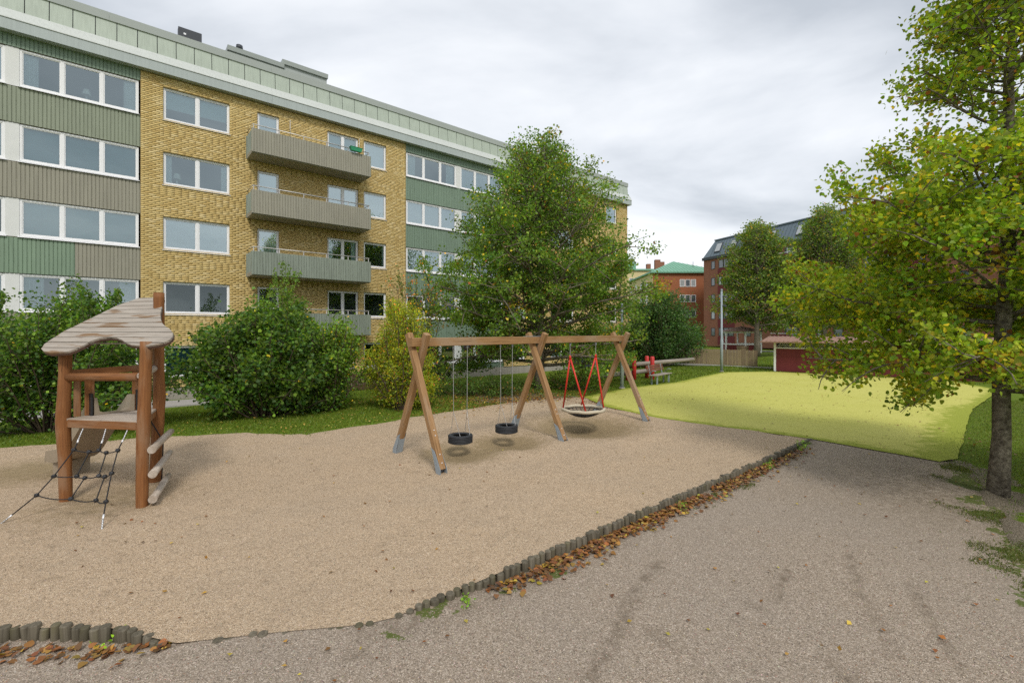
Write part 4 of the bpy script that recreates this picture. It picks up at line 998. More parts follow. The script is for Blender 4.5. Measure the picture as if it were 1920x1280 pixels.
# slide
mid = on(LF, BR, .51, 0); sdv = Vector((-.86, .51, 0)).normalized(); sx = Vector((-sdv.y, sdv.x, 0))
pth = [(-.05, 1.24), (.12, 1.23), (.3, 1.14), (.55, .96), (.85, .73), (1.15, .5), (1.35, .37), (1.55, .29), (1.8, .25), (2.05, .24), (2.1, .22)]
def slide_prof(w_, hs): return [(-w_, hs), (-w_ - .035, hs), (-w_ - .035, -.02), (w_ + .035, -.02), (w_ + .035, hs), (w_, hs), (w_ - .03, .03), (w_ - .1, 0.0), (-w_ + .1, 0.0), (-w_ + .03, .03)]
vs = []; fs = []
for i, (d, z) in enumerate(pth):
    hs = .2 if i > 1 else .24
    if i >= len(pth) - 2: hs = .16 - .1 * (i - len(pth) + 2)
    for a, h in slide_prof(.22, hs): vs.append(mid + sdv * d + sx * a + Vector((0, 0, z + h)))
n = 10
for i in range(len(pth) - 1):
    for k in range(n): fs.append((i * n + k, i * n + (k + 1) % n, (i + 1) * n + (k + 1) % n, (i + 1) * n + k))
fs += [tuple(range(n - 1, -1, -1)), tuple((len(pth) - 1) * n + k for k in range(n))]
sl_o = mbt().add(vs, fs, smooth=False).build('slide', M['slide'], tw)
mbt().box(mid + sdv * 1.72 + sx * 0 + Vector((-.17, -.17, -.1)), mid + sdv * 1.72 + Vector((.17, .17, .27))).build('foot_block', M['slide'], sl_o)
for s_ in (-1, 1): mbt().bar(mid + sx * (.285 * s_) + Vector((0, 0, PZ - .02)), mid + sx * (.285 * s_) + Vector((0, 0, PZ + .33)), .03, .14, sdv, bev=.01).build('entry_plate', M['black_plastic'], sl_o)
# log rungs on the right side
for (xa, ya, xb, yb, z) in ((284.5, 843, 321, 808, .8), (286, 889, 318.6, 848, .45), (286, 936, 316, 891, .1)):
    a = G(xa, ya, z); c = G(xb, yb, z); d = c - a
    mbt().tube([a - d * .0, a + d * .33 + np.array([.01, 0, .01]), a + d * .7, c], [.056, .05, .052, .046], 12).build('rung', M['wood_grey'], tw)
mbt().tube([P(283, 790, 7.6), P(297, 812, 7.7), P(306, 828, 7.75), P(305, 862, 7.75), P(303, 900, 7.7)], .009, 6).build('rope', M['rope'], tw)
# climbing net
na, nb_ = Vector((LF[0], LF[1], PZ - .12)), Vector((RF[0], RF[1], PZ - .12)); ng = Vector(G(190, 992))
nn_ = (nb_ - na).cross(ng - na).normalized()
def Q(zx, zy): return onplane(zx / 2.724, 540 + zy / 2.724, na, nn_)
net = mbt().tube([Q(378, 825), Q(275, 960), Q(187, 1057), Q(62, 1157)], .0075, 6).build('climbing_net', M['rope'], tw)
nd = {'A1': (378, 825), 'B1': (455, 836), 'C1': (505, 828), 'D1': (543, 840), 'E1': (602, 828), 'A2': (275, 960), 'B2': (392, 960), 'C2': (433, 968), 'D2': (505, 958), 'E2': (535, 962), 'F2': (570, 945), 'A3': (187, 1057), 'C3': (362, 1075), 'E3': (490, 1083), 'F3': (541, 1090)}
def rope(pts, sag=0):
    ps = [Q(*nd[p]) if isinstance(p, str) else Q(*p) for p in pts]; out = []
    for a, b in zip(ps[:-1], ps[1:]):
        for k in range(5): t = k / 5; out.append(a.lerp(b, t) + Vector((0, 0, -sag * 4 * t * (1 - t))))
    out.append(ps[-1]); mbt().tube(out, .0075, 6).build('rope', M['rope'], net)
rope(['B1', 'B2']); rope(['C2', 'C3']); rope(['D1', 'D2']); rope(['E2', 'E3']); rope(['E1', 'F2', 'F3', (530, 1155)])
rope(['A1', 'B1', 'C1', 'D1', 'E1'], .012); rope(['A2', 'B2', 'C2', 'D2', 'E2', 'F2'], .015); rope(['A3', 'C3', 'E3', 'F3'], .03)
for k in nd:
    c = Q(*nd[k]); ax_ = Vector((random.uniform(-.4, .4), -1, random.uniform(-.2, .6))).normalized()
    mbt().tube([c - ax_ * .022, c - ax_ * .016, c + ax_ * .016, c + ax_ * .022], [.016, .027, .027, .016], 10).build('knot', M['black_plastic'], net)
def chain_pts(a, b, link_=.028):
    a, b = Vector(a), Vector(b); n_ = max(4, int((b - a).length / link_)); pts = []; rs = []
    for k in range(n_):
        for t, r in ((0, .45), (.3, 1), (.7, 1)): pts.append(a.lerp(b, (k + t) / n_)); rs.append(r)
    pts.append(b); rs.append(.45); return pts, rs
def chain(b_, a, c, r=.008, lk_=.03): p_, r_ = chain_pts(a, c, lk_); b_.tube(p_, [x * r for x in r_], 5); return b_
for (top, bot) in (((430, 705), (402, 770)), ((545, 705), (525, 775)), ((657, 712), (630, 772))):
    chain(mbt(), Q(*top), Q(*bot), .011).build('chain', M['steel'], net)
for (a, c) in (((402, 770), (395, 790)), ((525, 775), (518, 793)), ((630, 772), (622, 788)), ((530, 1155), (526, 1180)), ((62, 1157), (40, 1175))): mbt().tube([Q(*a), Q(*c)], .011, 8).build('ferrule', M['ferrule'], net)
for (a, c) in (((395, 790), 'A1'), ((518, 793), 'C1'), ((622, 788), 'E1')): rope([a, c])
chain(mbt(), Q(526, 1180), Q(519, 1243), .012).build('chain', M['steel'], net); chain(mbt(), Q(40, 1175), Q(-25, 1225), .011).build('chain', M['steel'], net)

# ------------------------------------------------------------------ swings
sw = thing('swing_frame', 'brown timber swing frame with three crossed leg pairs', 'swing frame', (SC[0], SC[1], 0))
so_ = (SC[0], SC[1], 0)
def W3(t, p, z): q_ = swp(t, p); return Vector((q_[0], q_[1], z))
def mbs(): return MB(so_)
BZ0, BZ1 = 2.20, 2.365
for a, c in ((-.16, 3.17), (3.174, 6.83)): mbs().bar(W3(a, 0, (BZ0 + BZ1) / 2), W3(c, 0, (BZ0 + BZ1) / 2), .125, BZ1 - BZ0, bev=.008).build('beam', M['wood_swing'], sw)
for z in (BZ1 + .004,): mbs().bar(W3(2.85, 0, z), W3(3.5, 0, z), .128, .008).build('joint_plate', M['galv'], sw)
for t0 in (0, 3.235, 6.65):
    for s_, dt in ((-1, -.07), (1, .07)):
        base = W3(t0 + dt, s_ * .93, 0); zc = 1.99; d = (W3(t0 + dt, 0, zc) - base); top = base + d * (2.44 / zc); foot = base + d * (.07 / zc)
        lo = mbs().bar(foot, top, .125, .115, (SB[0], SB[1], 0), bev=.01).build('leg', M['wood_swing'], sw)
        # galvanised shoe: two plates and a back
        dn = d.normalized(); sbv = Vector((SB[0], SB[1], 0)); out_ = Vector((SP[0] * s_, SP[1] * s_, 0))
        sh_ = mbs()
        for q_ in (-1, 1):
            pl = [foot + dn * .40 + sbv * (.066 * q_) - out_ * .055, foot + dn * .34 + sbv * (.066 * q_) + out_ * .03, foot + dn * .02 + sbv * (.066 * q_) + out_ * .075, Vector((base.x, base.y, -.2)) + sbv * (.066 * q_) + out_ * .05, Vector((base.x, base.y, -.2)) + sbv * (.066 * q_) - out_ * .05, foot + dn * .05 + sbv * (.066 * q_) - out_ * .07]
            off = sbv * (.006 * q_); n = len(pl)
            sh_.add(pl + [p + off for p in pl], [tuple(range(n)), tuple(range(2 * n - 1, n - 1, -1))] + [(i, n + i, n + (i + 1) % n, (i + 1) % n) for i in range(n)])
        sh_.bar(Vector((base.x, base.y, -.2)) - out_ * .03, foot + dn * .3 - out_ * .062, .13, .008, out_)
        sh_.build('foot_bracket', M['galv'], lo)
        for hh in (.13, .28, .62, .72):
            c = foot + dn * hh + sbv * (.064 * (1 if s_ < 0 else -1)); n_ = sbv * (1 if s_ < 0 else -1)
            cc = foot + dn * hh - out_ * -.058
            mbs().tube([cc, cc + (out_ - dn * out_.dot(dn)).normalized() * .018], [.013, .009], 8).build('bolt', M['ferrule'], lo)
# tyres
def lathe(b_, prof_, c, n=32, smooth=True):
    vs = []; fs = []; m_ = len(prof_)
    for k in range(n):
        t = 2 * math.pi * k / n
        for r, z in prof_: vs.append((c[0] + r * math.cos(t), c[1] + r * math.sin(t), c[2] + z))
    for k in range(n):
        for i in range(m_): fs.append((k * m_ + i, ((k + 1) % n) * m_ + i, ((k + 1) % n) * m_ + (i + 1) % m_, k * m_ + (i + 1) % m_))
    return b_.add(vs, fs, smooth=smooth)
TP = [(.15, -.07), (.165, -.082), (.20, -.088), (.235, -.078)]
for k in range(5):
    z = -.06 + k * .03; TP += [(.252, z - .008), (.252, z + .008), (.246, z + .011), (.246, z + .019)]
TP += [(.235, .078), (.20, .088), (.165, .082), (.15, .07), (.155, .055), (.205, .06), (.228, .03), (.228, -.03), (.205, -.06), (.155, -.055)]
def tyre_swing(t, z, label):
    c = W3(t, 0, z); T = thing('tyre_swing', label, 'swing', (c.x, c.y, c.z), 0, 'tyre swings hung from the timber frame')
    o = lathe(MB(), TP, (0, 0, 0)).build('tyre', M['rubber'], T)
    sb = Vector((SB[0], SB[1], 0)); sp = Vector((SP[0], SP[1], 0)); zt = BZ0 - z
    for s_ in (-1, 1):
        j = sb * (.17 * s_) + Vector((0, 0, .56))
        ch = chain(MB(), sb * (.18 * s_) + Vector((0, 0, zt)), j, .0075).build('chain', M['steel'], T)
        for p in (-1, 1): chain(MB(), j, sb * (.185 * s_ if p > 0 else .12 * s_) + sp * (.09 * p if p > 0 else -.16) + Vector((0, 0, .07)), .0065).build('chain', M['steel'], T)
        MB().tube([sb * (.18 * s_) + Vector((0, 0, zt + .01)), sb * (.18 * s_) + Vector((0, 0, zt - .07))], [.025, .014], 8).build('hanger', M['galv'], T)
tyre_swing(T_TYRE1, .30, 'black tyre swing nearest the left leg pair')
tyre_swing(T_TYRE2, .325, 'black tyre swing beside the middle leg pair')
# nest swing
nc = W3(T_NEST, 0, .45); ns = thing('nest_swing', 'round net nest swing with pale rim on red hanging ropes', 'swing', nc)
sb = Vector((SB[0], SB[1], 0)); sp = Vector((SP[0], SP[1], 0)); RN = .54
# the hangers seen from here: left, right, near and far points of the rim
vr_ = Vector((nc.x, nc.y, 0)).normalized(); rt_ = Vector((vr_.y, -vr_.x, 0))
ring = [(RN * math.cos(2 * math.pi * k / 48), RN * math.sin(2 * math.pi * k / 48), .006 * math.sin(k)) for k in range(48)]
MB().tube(ring, .042, 10, closed=True).build('rim', M['nest_rim'], ns)
def bz(r): return -.2 * (1 - (r / RN) ** 2)
bk = MB()
for a in range(24):
    t = 2 * math.pi * a / 24; bk.tube([(r * math.cos(t), r * math.sin(t), bz(r)) for r in (.04, .15, .28, .4, .52)], .009, 5)
for r in (.06, .12, .18, .24, .30, .36, .42, .48):
    bk.tube([(r * math.cos(2 * math.pi * k / 24), r * math.sin(2 * math.pi * k / 24), bz(r)) for k in range(24)], .011, 5, closed=True)
tag(bk.build('basket_net', M['rope'], ns), kind='stuff')
vs = [(0, 0, bz(0) - .01)]; fs = []
for i, r in enumerate((.14, .27, .38)):
    for k in range(24): vs.append((r * math.cos(2 * math.pi * k / 24), r * math.sin(2 * math.pi * k / 24), bz(r) - .01))
for k in range(24): fs.append((0, 1 + k, 1 + (k + 1) % 24)); [fs.append((1 + i * 24 + k, 25 + i * 24 + k, 25 + i * 24 + (k + 1) % 24, 1 + i * 24 + (k + 1) % 24)) for i in range(2)]
MB().add(vs, fs, smooth=True).build('basket_mat', M['rubber'], ns)
for s_ in (-1, 1):
    ap = sb * (.53 * s_) + Vector((0, 0, 1.37))
    for q_ in ((sb * s_ + sp).normalized() * (RN * .98), (sb * s_ - sp).normalized() * (RN * .98)):
        MB().tube([ap, q_ + Vector((0, 0, .02))], .021, 8).build('hanging_rope', M['red'], ns)
    MB().tube([ap - Vector((0, 0, .03)), ap + Vector((0, 0, .05))], [.035, .02], 8).build('rope_joint', M['red'], ns)
    top = sb * (.53 * s_) + Vector((0, 0, BZ0 - nc.z)); chain(MB(), top, ap + Vector((0, 0, .05)), .010).build('chain', M['steel'], ns)
    MB().tube([top + Vector((0, 0, .01)), top - Vector((0, 0, .1))], [.035, .02], 8).build('hanger', M['galv'], ns)

# ------------------------------------------------------------------ log edging round the sand
le = thing('log_edging', 'row of upright weathered log stumps edging the sand area', 'edging', (-1.0, 4.1, 0))
lmeshes = []
for k in range(6):
    b = MB(); r = random.uniform(.035, .047); bend = random.uniform(-.01, .01); pts = [(0, 0, -.42), (bend, 0, -.2), (0, 0, -.012), (0, 0, 0)]
    b.tube(pts, [r, r * random.uniform(.97, 1.03), r, r * .86], 10); lmeshes.append(b.mesh('log', M['log']))
def along(a, b, step):
    L_ = np.hypot(*(b - a)); n_ = max(1, int(round(L_ / step))); return [a + (b - a) * (k + .5) / n_ for k in range(n_)]
for i in range(len(EDGE) - 1):
    for p in along(EDGE[i], EDGE[i + 1], .087):
        buried = 4 <= i < 7
        if i == 3: zt = .018 - .05 * np.clip((p[0] + 3.3) / .6, 0, 1)
        elif i == 7: zt = np.clip((np.hypot(*(p - EDGE[7])) - .1) * .12 - .0, -0.0, .015)
        else: zt = .018
        zt = zt + random.uniform(-.018, .018)
        if buried:
            zt = random.uniform(-.012, .012)
            if random.random() < .3: continue
        o = link('log', random.choice(lmeshes), le, (p[0] + 1.0 + random.uniform(-.012, .012), p[1] - 4.1 + random.uniform(-.012, .012), float(zt)), (random.uniform(-.08, .08), random.uniform(-.08, .08), random.uniform(0, 6)))

# ------------------------------------------------------------------ vegetation
LEAF_NEAR = (np.array([(0, 0, 0), (.34, .06, .05), (.50, .38, .09), (.30, .75, .05), (0, 1.05, -.06), (-.30, .75, .05), (-.50, .38, .09), (-.34, .06, .05), (0, .45, 0)], float),
             [np.array([(0, 1, 2, 8), (8, 2, 3, 4), (0, 8, 6, 7), (8, 4, 5, 6)])])
LEAF_FAR = (np.array([(0, 0, 0), (.42, .42, .08), (0, 1, 0), (-.42, .42, .08)], float), [np.array([(0, 1, 2), (0, 2, 3)])])
LEAF_LONG = (np.array([(0, 0, 0), (.24, .40, .06), (0, 1.1, -.04), (-.24, .40, .06)], float), [np.array([(0, 1, 2), (0, 2, 3)])])
def leaves(name, pos, size, colors, mat, parent=None, org=(0, 0, 0), tmpl=LEAF_FAR, g=None, flat=0.0, droop=0.35, kind=None):
    g = g or rng; n = len(pos)
    d = g.normal(size=(n, 3)); d[:, 2] = d[:, 2] * (1 - flat) - droop * (1 - flat); d /= np.linalg.norm(d, axis=1)[:, None]
    u = g.normal(size=(n, 3)) * (1 - .8 * flat); u[:, 2] += 0.9 + 2 * flat; u -= d * (u * d).sum(1)[:, None]; u /= np.linalg.norm(u, axis=1)[:, None]
    x = np.cross(d, u); T, fs = tmpl; k = len(T)
    s = (size * g.uniform(.65, 1.25, n))[:, None, None]
    cup = g.uniform(.4, 1.8, n)[:, None, None]
    v = pos[:, None, :] + s * (T[None, :, 0:1] * x[:, None, :] + T[None, :, 1:2] * d[:, None, :] + cup * T[None, :, 2:3] * u[:, None, :])
    v = v - np.array(org)[None, None, :]
    ff = [(np.arange(n)[:, None, None] * k + f[None]).reshape(-1, f.shape[1]) for f in fs]
    c = np.repeat(np.column_stack([colors, np.ones(n)]), k, 0)
    return mesh_np(name, v.reshape(-1, 3), ff, mat, parent, {'col': c})
def pal(n, g, mix, zrel=None):
    """mix: list of (weight, colour, spread)"""
    w_ = np.array([m[0] for m in mix], float); w_ /= w_.sum(); idx = g.choice(len(mix), n, p=w_)
    c = np.array([m[1] for m in mix])[idx] * g.uniform(.7, 1.35, n)[:, None]
    return np.clip(c * (1 + g.normal(0, .08, (n, 3))), 0.002, 1)
GREEN, DGREEN, LGREEN, YEL, BROWN, ORANGE = (.050, .088, .011), (.026, .056, .012), (.115, .165, .018), (.36, .27, .02), (.15, .065, .018), (.38, .13, .02)

def branch(g, a, d, L, r, n, up, wob, droop=0.0):
    pts = [np.array(a, float)]; d = np.array(d, float)
    for k in range(n):
        d = d + np.array([0, 0, up - droop * k / n]) / n + g.normal(0, wob, 3); d /= np.linalg.norm(d); pts.append(pts[-1] + d * L / n)
    return pts, [r * (1 - .85 * k / n) + .003 for k in range(n + 1)]
def at(pts, t):
    f = t * (len(pts) - 1); i = min(int(f), len(pts) - 2); return pts[i] + (pts[i + 1] - pts[i]) * (f - i), (pts[i + 1] - pts[i]) / np.linalg.norm(pts[i + 1] - pts[i])
def tree(name, label, base, H, r0, prof_, clear, nl, nleaf, size, mix, seed, tmpl=LEAF_FAR, lean=(0, 0), group=None, elev=(.75, .05), spread=.17, nsub=8, ntw=3, wood_min=.006, droop=.5, topmix=None, gaps=None, azi=None, curve=None, thin=None, bright=2.15):
    g = np.random.default_rng(seed); base = np.array(base, float)
    t = thing(name, label, 'tree', tuple(base), 0, group); b = MB(tuple(base))
    tp = []; tr = []
    for k in range(13):
        f = k / 12; off = np.array([lean[0] * f * H, lean[1] * f * H, 0]) + (np.array(curve(f)) if curve else 0)
        tp.append(base + off + np.array([g.normal(0, .02 * H / 10), g.normal(0, .02 * H / 10), 0]) * (k > 0) + np.array([0, 0, f * H - .15 * (k == 0)])); tr.append(r0 * (1.25 if k == 0 else 1) * (1 - f) ** .85 + .012)
    b.tube(tp, tr, 12)
    cl = []; wt = []
    for i in range(nl):
        f = (clear + (H * .97 - clear) * ((i + .5) / nl) ** .95) / H
        if gaps and any(a < f * H < c for a, c in gaps) and g.random() < .75: continue
        Lm = prof_(f * H); az = i * 2.399 + g.normal(0, .3)
        if azi is not None: az = azi(i, az, g)
        L_ = Lm * g.uniform(.78, 1.12); el = elev[1] + (elev[0] - elev[1]) * f + g.normal(0, .12)
        p0, _ = at(tp, f); d = np.array([math.cos(az) * math.cos(el), math.sin(az) * math.cos(el), math.sin(el)])
        lp, lr = branch(g, p0, d, L_, max(.012, r0 * .42 * (1 - f) ** .7), 7, .35 * f, .07, droop * (1 - f)); b.tube(lp, lr, 6)
        for j in range(nsub):
            ts = .1 + .9 * (j + g.random()) / nsub; q_, dd = at(lp, min(ts, .995)); s_ = 1 if j % 2 else -1
            sd_ = np.cross(dd, [0, 0, 1]); sd_ = sd_ / (np.linalg.norm(sd_) + 1e-6) * s_
            dv = dd * .55 + sd_ * g.uniform(.5, 1.0) + np.array([0, 0, g.normal(.08, .42)]); dv /= np.linalg.norm(dv)
            sp_, sr_ = branch(g, q_, dv, (.22 + .30 * (1 - ts)) * L_ * g.uniform(.7, 1.2) + .12, max(wood_min, lr[0] * .32), 4, 0, .12, .35); b.tube(sp_, sr_, 4, cap=False)
            for kk in range(ntw):
                c, dd2 = at(sp_, g.uniform(.3, .999)); tv = dd2 + g.normal(0, .6, 3); tv /= np.linalg.norm(tv); e = c + tv * L_ * .09
                cl.append((c, e)); wt.append(g.uniform(.2, 1.5) * L_ ** 1.25 * (thin(f * H) if thin else 1))
                if wood_min < .005: b.tube([c, e], [.004, .002], 3, cap=False)
        cl.append((lp[-2], lp[-1])); wt.append(1.0 * L_ ** 1.25)
    b.build('trunk', M['bark'], t)
    a = np.array([c[0] for c in cl]); e = np.array([c[1] for c in cl]); wt = np.array(wt); idx = g.choice(len(cl), nleaf, p=wt / wt.sum())
    u = g.random(nleaf)[:, None]; pos = a[idx] * (1 - u) + e[idx] * u * 1.1 + g.normal(0, spread, (nleaf, 3)) * np.array([1, 1, .7])
    c = pal(nleaf, g, mix) * bright
    cm = pal(len(cl), g, [(1, (1, 1, 1), .1)]); c = c * np.clip(cm[idx], .75, 1.3)
    ych = g.random(len(cl)) < .035; k = ych[idx] & (g.random(nleaf) < .8); c[k] = pal(k.sum(), g, [(2, YEL, 0), (1, BROWN, 0)])
    leaves('crown', pos, size, c, M['leaf'], t, base, tmpl, g)
    return t
def bush(name, label, base, rx, ry, h, nleaf, size, mix, seed, nstem=16, tmpl=LEAF_FAR, cat='bush', low=.05, spread=.13, tops=0, group=None, shape=.5):
    g = np.random.default_rng(seed); base = np.array(base, float); t = thing(name, label, cat, tuple(base), 0, group); b = MB(tuple(base)); cl = []; sr0 = min(1.0, h / 2.2)
    for i in range(nstem):
        az = i * 2.399 + g.normal(0, .2); f = math.sqrt((i + .5) / nstem); tgt = base + np.array([math.cos(az) * rx * f, math.sin(az) * ry * f, h * (low + (1 - low) * (1 - f ** 2.2) ** shape) * g.uniform(.86, 1.06)])
        p0 = base + np.array([math.cos(az) * .12 * rx * f, math.sin(az) * .12 * ry * f, -.05]); m_ = (p0 + tgt) / 2 + np.array([0, 0, .12 * h * (1 - f)]) + np.array([math.cos(az) * rx, math.sin(az) * ry, 0]) * .08 * f
        pts = [p0 * (1 - s) ** 2 + m_ * 2 * s * (1 - s) + tgt * s * s + g.normal(0, .02, 3) for s in np.linspace(0, 1, 7)]
        b.tube(pts, [sr0 * (.022 * (1 - k / 7) + .005) for k in range(7)], 5, cap=False)
        for j in range(16):
            q_, dd = at(pts, .18 + .82 * g.random() ** .7); dv = dd * .4 + g.normal(0, .6, 3) + np.array([math.cos(az), math.sin(az), .1]) * .35; dv /= np.linalg.norm(dv); L_ = g.uniform(.15, .42) * (rx + h) * .3
            e = q_ + dv * L_
            if e[2] < base[2] + .08 * min(1, h): e[2] = base[2] + g.uniform(.08, .3) * min(1, h)
            cl.append((q_, e)); b.tube([q_, e], [.007 * sr0, .003 * sr0], 3, cap=False)
    for i in range(tops):                                   # long shoots rising out of the top
        az = g.uniform(0, 6.28); q_ = base + np.array([math.cos(az) * rx * .45, math.sin(az) * ry * .45, h * .8]); e = q_ + np.array([g.normal(0, .25), g.normal(0, .25), g.uniform(.25, .6) * h * .55]); cl += [(q_, e)] * 2; b.tube([q_, e], [.008, .003], 3, cap=False)
    b.build('stem', M['stem'], t)
    a = np.array([c[0] for c in cl]); e = np.array([c[1] for c in cl]); idx = g.integers(0, len(cl), nleaf); u = g.random(nleaf)[:, None] ** .7
    pos = a[idx] * (1 - u) + e[idx] * u * 1.05 + g.normal(0, spread, (nleaf, 3)) * (0.35 + .65 * (idx < nstem * 16))[:, None]
    pos[:, 2] = np.maximum(pos[:, 2], base[2] + .02)
    c = pal(nleaf, g, mix) * 2.6 * np.clip(g.normal(1, .22, len(cl))[idx][:, None], .6, 1.5)
    leaves('crown', pos, size, c, M['leaf'], t, base, tmpl, g)
    return t

# the near lime on the right
lime_base = G(1870, 928, -.1)
def lime_prof(z): return float(np.interp(z, [1.4, 2.0, 2.9, 3.7, 4.5, 5.2, 6.4, 7.6, 9, 11], [2.0, 2.6, 2.7, 2.4, 2.0, 1.5, 1.4, 1.3, 1.0, .5]))
tree('lime_tree', 'near lime tree with yellowing leaves and bare trunk at right edge', lime_base, 11.2, .108, lime_prof, 1.6, 88, 98000, .064,
     [(5, (.15, .20, .013), 0), (3.2, (.085, .135, .011), 0), (1.2, (.20, .235, .018), 0), (.7, (.33, .28, .015), 0), (.25, BROWN, 0)], 11, LEAF_NEAR, lean=(.03, 0), elev=(.7, .0), spread=.13, nsub=8, ntw=4, wood_min=.004, droop=.55, gaps=[(5.0, 5.6)], thin=lambda z: 1.0 if z < 4.8 else .42)
# the lime behind the swings
def mid_prof(z): return float(np.interp(z, [.9, 2.2, 3.5, 5.0, 6.2, 7.4, 8.6, 9.6, 10.6], [4.0, 4.7, 4.5, 4.0, 3.4, 2.8, 2.0, 1.0, .4]))
mb_ = G(1013, 728); mb_[2] = float(lawnz(mb_[0], mb_[1]))
tree('lime_tree', 'large green lime tree with yellow patches behind the swing frame', mb_, 9.8, .22, mid_prof, .95, 88, 104000, .108,
     [(5, GREEN, 0), (3, (.036, .066, .010), 0), (2, (.085, .125, .014), 0), (.1, YEL, 0), (.08, BROWN, 0)], 21, LEAF_FAR, elev=(.75, .12), spread=.19, nsub=9, ntw=3, droop=.6, bright=3.0, thin=lambda z: 1.0 + .5 * (z < 4))
# two trees before the red-brown block, one more beyond
for (x, Y, top, wpx, lab, sd_) in ((1419, 45, 432, 150, 'olive green tree behind the gazebo with a dark trunk', 31), (1545, 46, 402, 165, 'olive green tree right of the gazebo before the brick block', 32)):
    zt = EYE + (620 - top) / F * Y; wr = wpx / 2 / F * Y * .95; bx = (x - 960) / F * Y
    tree('street_tree', lab, (bx, Y, .24), zt - .2, .26, (lambda z, wr=wr, zt=zt: float(np.interp(z / zt, [.12, .3, .55, .8, 1.0], [.85 * wr, wr, .9 * wr, .55 * wr, .15 * wr]))), 2.3, 60, 42000, .19,
         [(5, (.060, .095, .013), 0), (3, (.036, .062, .011), 0), (1.6, (.11, .125, .016), 0), (.25, (.22, .14, .02), 0)], sd_, LEAF_FAR, group='street trees', elev=(1.0, .2), spread=.3, bright=2.7, ntw=3)
# bushes
def gl(x, y): q_ = G(x, y); q_[2] = float(lawnz(q_[0], q_[1])); return q_
bush('hedge_bush', 'big dark green bush behind the play tower at the left edge', gl(90, 806), 3.3, 1.6, 3.2, 44000, .085, [(5, GREEN, 0), (4, DGREEN, 0), (1.2, (.08, .125, .014), 0), (.03, YEL, 0)], 41, 34, spread=.14, tops=12)
bush('hedge_bush', 'dense dark green bush between the play tower and the swings', gl(500, 786) + np.array([-.35, .5, 0]), 2.15, 1.5, 3.1, 30000, .088, [(5, GREEN, 0), (4, DGREEN, 0), (1.2, (.085, .13, .014), 0), (.03, YEL, 0)], 42, 30, LEAF_NEAR, spread=.14, tops=6)
bush('hedge_bush', 'tall slender green shrub rising behind the dense dark bush', gl(505, 772) + np.array([0, .9, 0]), 1.1, .9, 4.1, 12000, .075, [(5, (.06, .10, .016), 0), (3, GREEN, 0), (1, LGREEN, 0)], 43, 16, spread=.12, tops=8, shape=.8)
bush('sapling', 'light green multi-stemmed sapling right of the dense bush', gl(618, 768), 1.1, .9, 3.0, 10000, .08, [(5, (.075, .125, .014), 0), (3, GREEN, 0), (.3, YEL, 0)], 44, 14, low=.35, spread=.12, cat='sapling')
bush('autumn_shrub', 'yellow-green autumn shrub beside the left swing legs', gl(752, 768), 1.05, .95, 3.2, 24000, .08, [(5, (.135, .155, .010), 0), (3, (.085, .12, .010), 0), (1, (.22, .18, .012), 0), (.3, (.30, .11, .02), 0)], 45, 20, low=.12, spread=.12, tops=6, tmpl=LEAF_LONG, cat='shrub', shape=.7)
bush('wild_shrub', 'thin tall shoots with sparse leaves behind the autumn shrub', gl(765, 752) + np.array([.15, .9, 0]), 1.2, .8, 4.6, 3600, .075, [(4, GREEN, 0), (2, (.10, .12, .02), 0), (1, ORANGE, 0)], 46, 12, low=.5, spread=.09, tops=10, cat='shrub', shape=.8)
bush('round_bush', 'small rounded dark bush right of the autumn shrub', gl(812, 722), .95, .85, 1.65, 8000, .06, [(5, (.03, .05, .012), 0), (2, GREEN, 0)], 47, 18, spread=.08)
bush('evergreen_bush', 'large dark evergreen bush beside the red posts', gl(1247, 684) + np.array([0, 1.2, 0]), 2.9, 2.4, 5.6, 40000, .135, [(5, DGREEN, 0), (3, (.02, .045, .014), 0), (2, (.05, .085, .02), 0)], 48, 34, spread=.22, tops=4, shape=.62)
bush('hedge_bush', 'low dark hedge bush at the foot of the orange block', (25.5, 70, .24), 3.2, 2.0, 3.0, 5000, .2, [(5, DGREEN, 0), (2, GREEN, 0)], 49, 18, spread=.25)
gc_ = gl(905, 742)
bush('ground_shrub', 'low dark spreading shrub on the lawn behind the tyre swings', gc_, 2.3, .8, .55, 9000, .06, [(5, (.035, .06, .012), 0), (2, GREEN, 0), (.3, BROWN, 0)], 50, 26, spread=.1, cat='shrub')
bush('ground_shrub', 'low leafy plants at the foot of the large lime', gl(1085, 735) + np.array([0, .6, 0]), 1.6, .7, .8, 6000, .06, [(5, GREEN, 0), (2, (.08, .12, .014), 0), (.4, BROWN, 0)], 51, 20, spread=.1, cat='shrub')

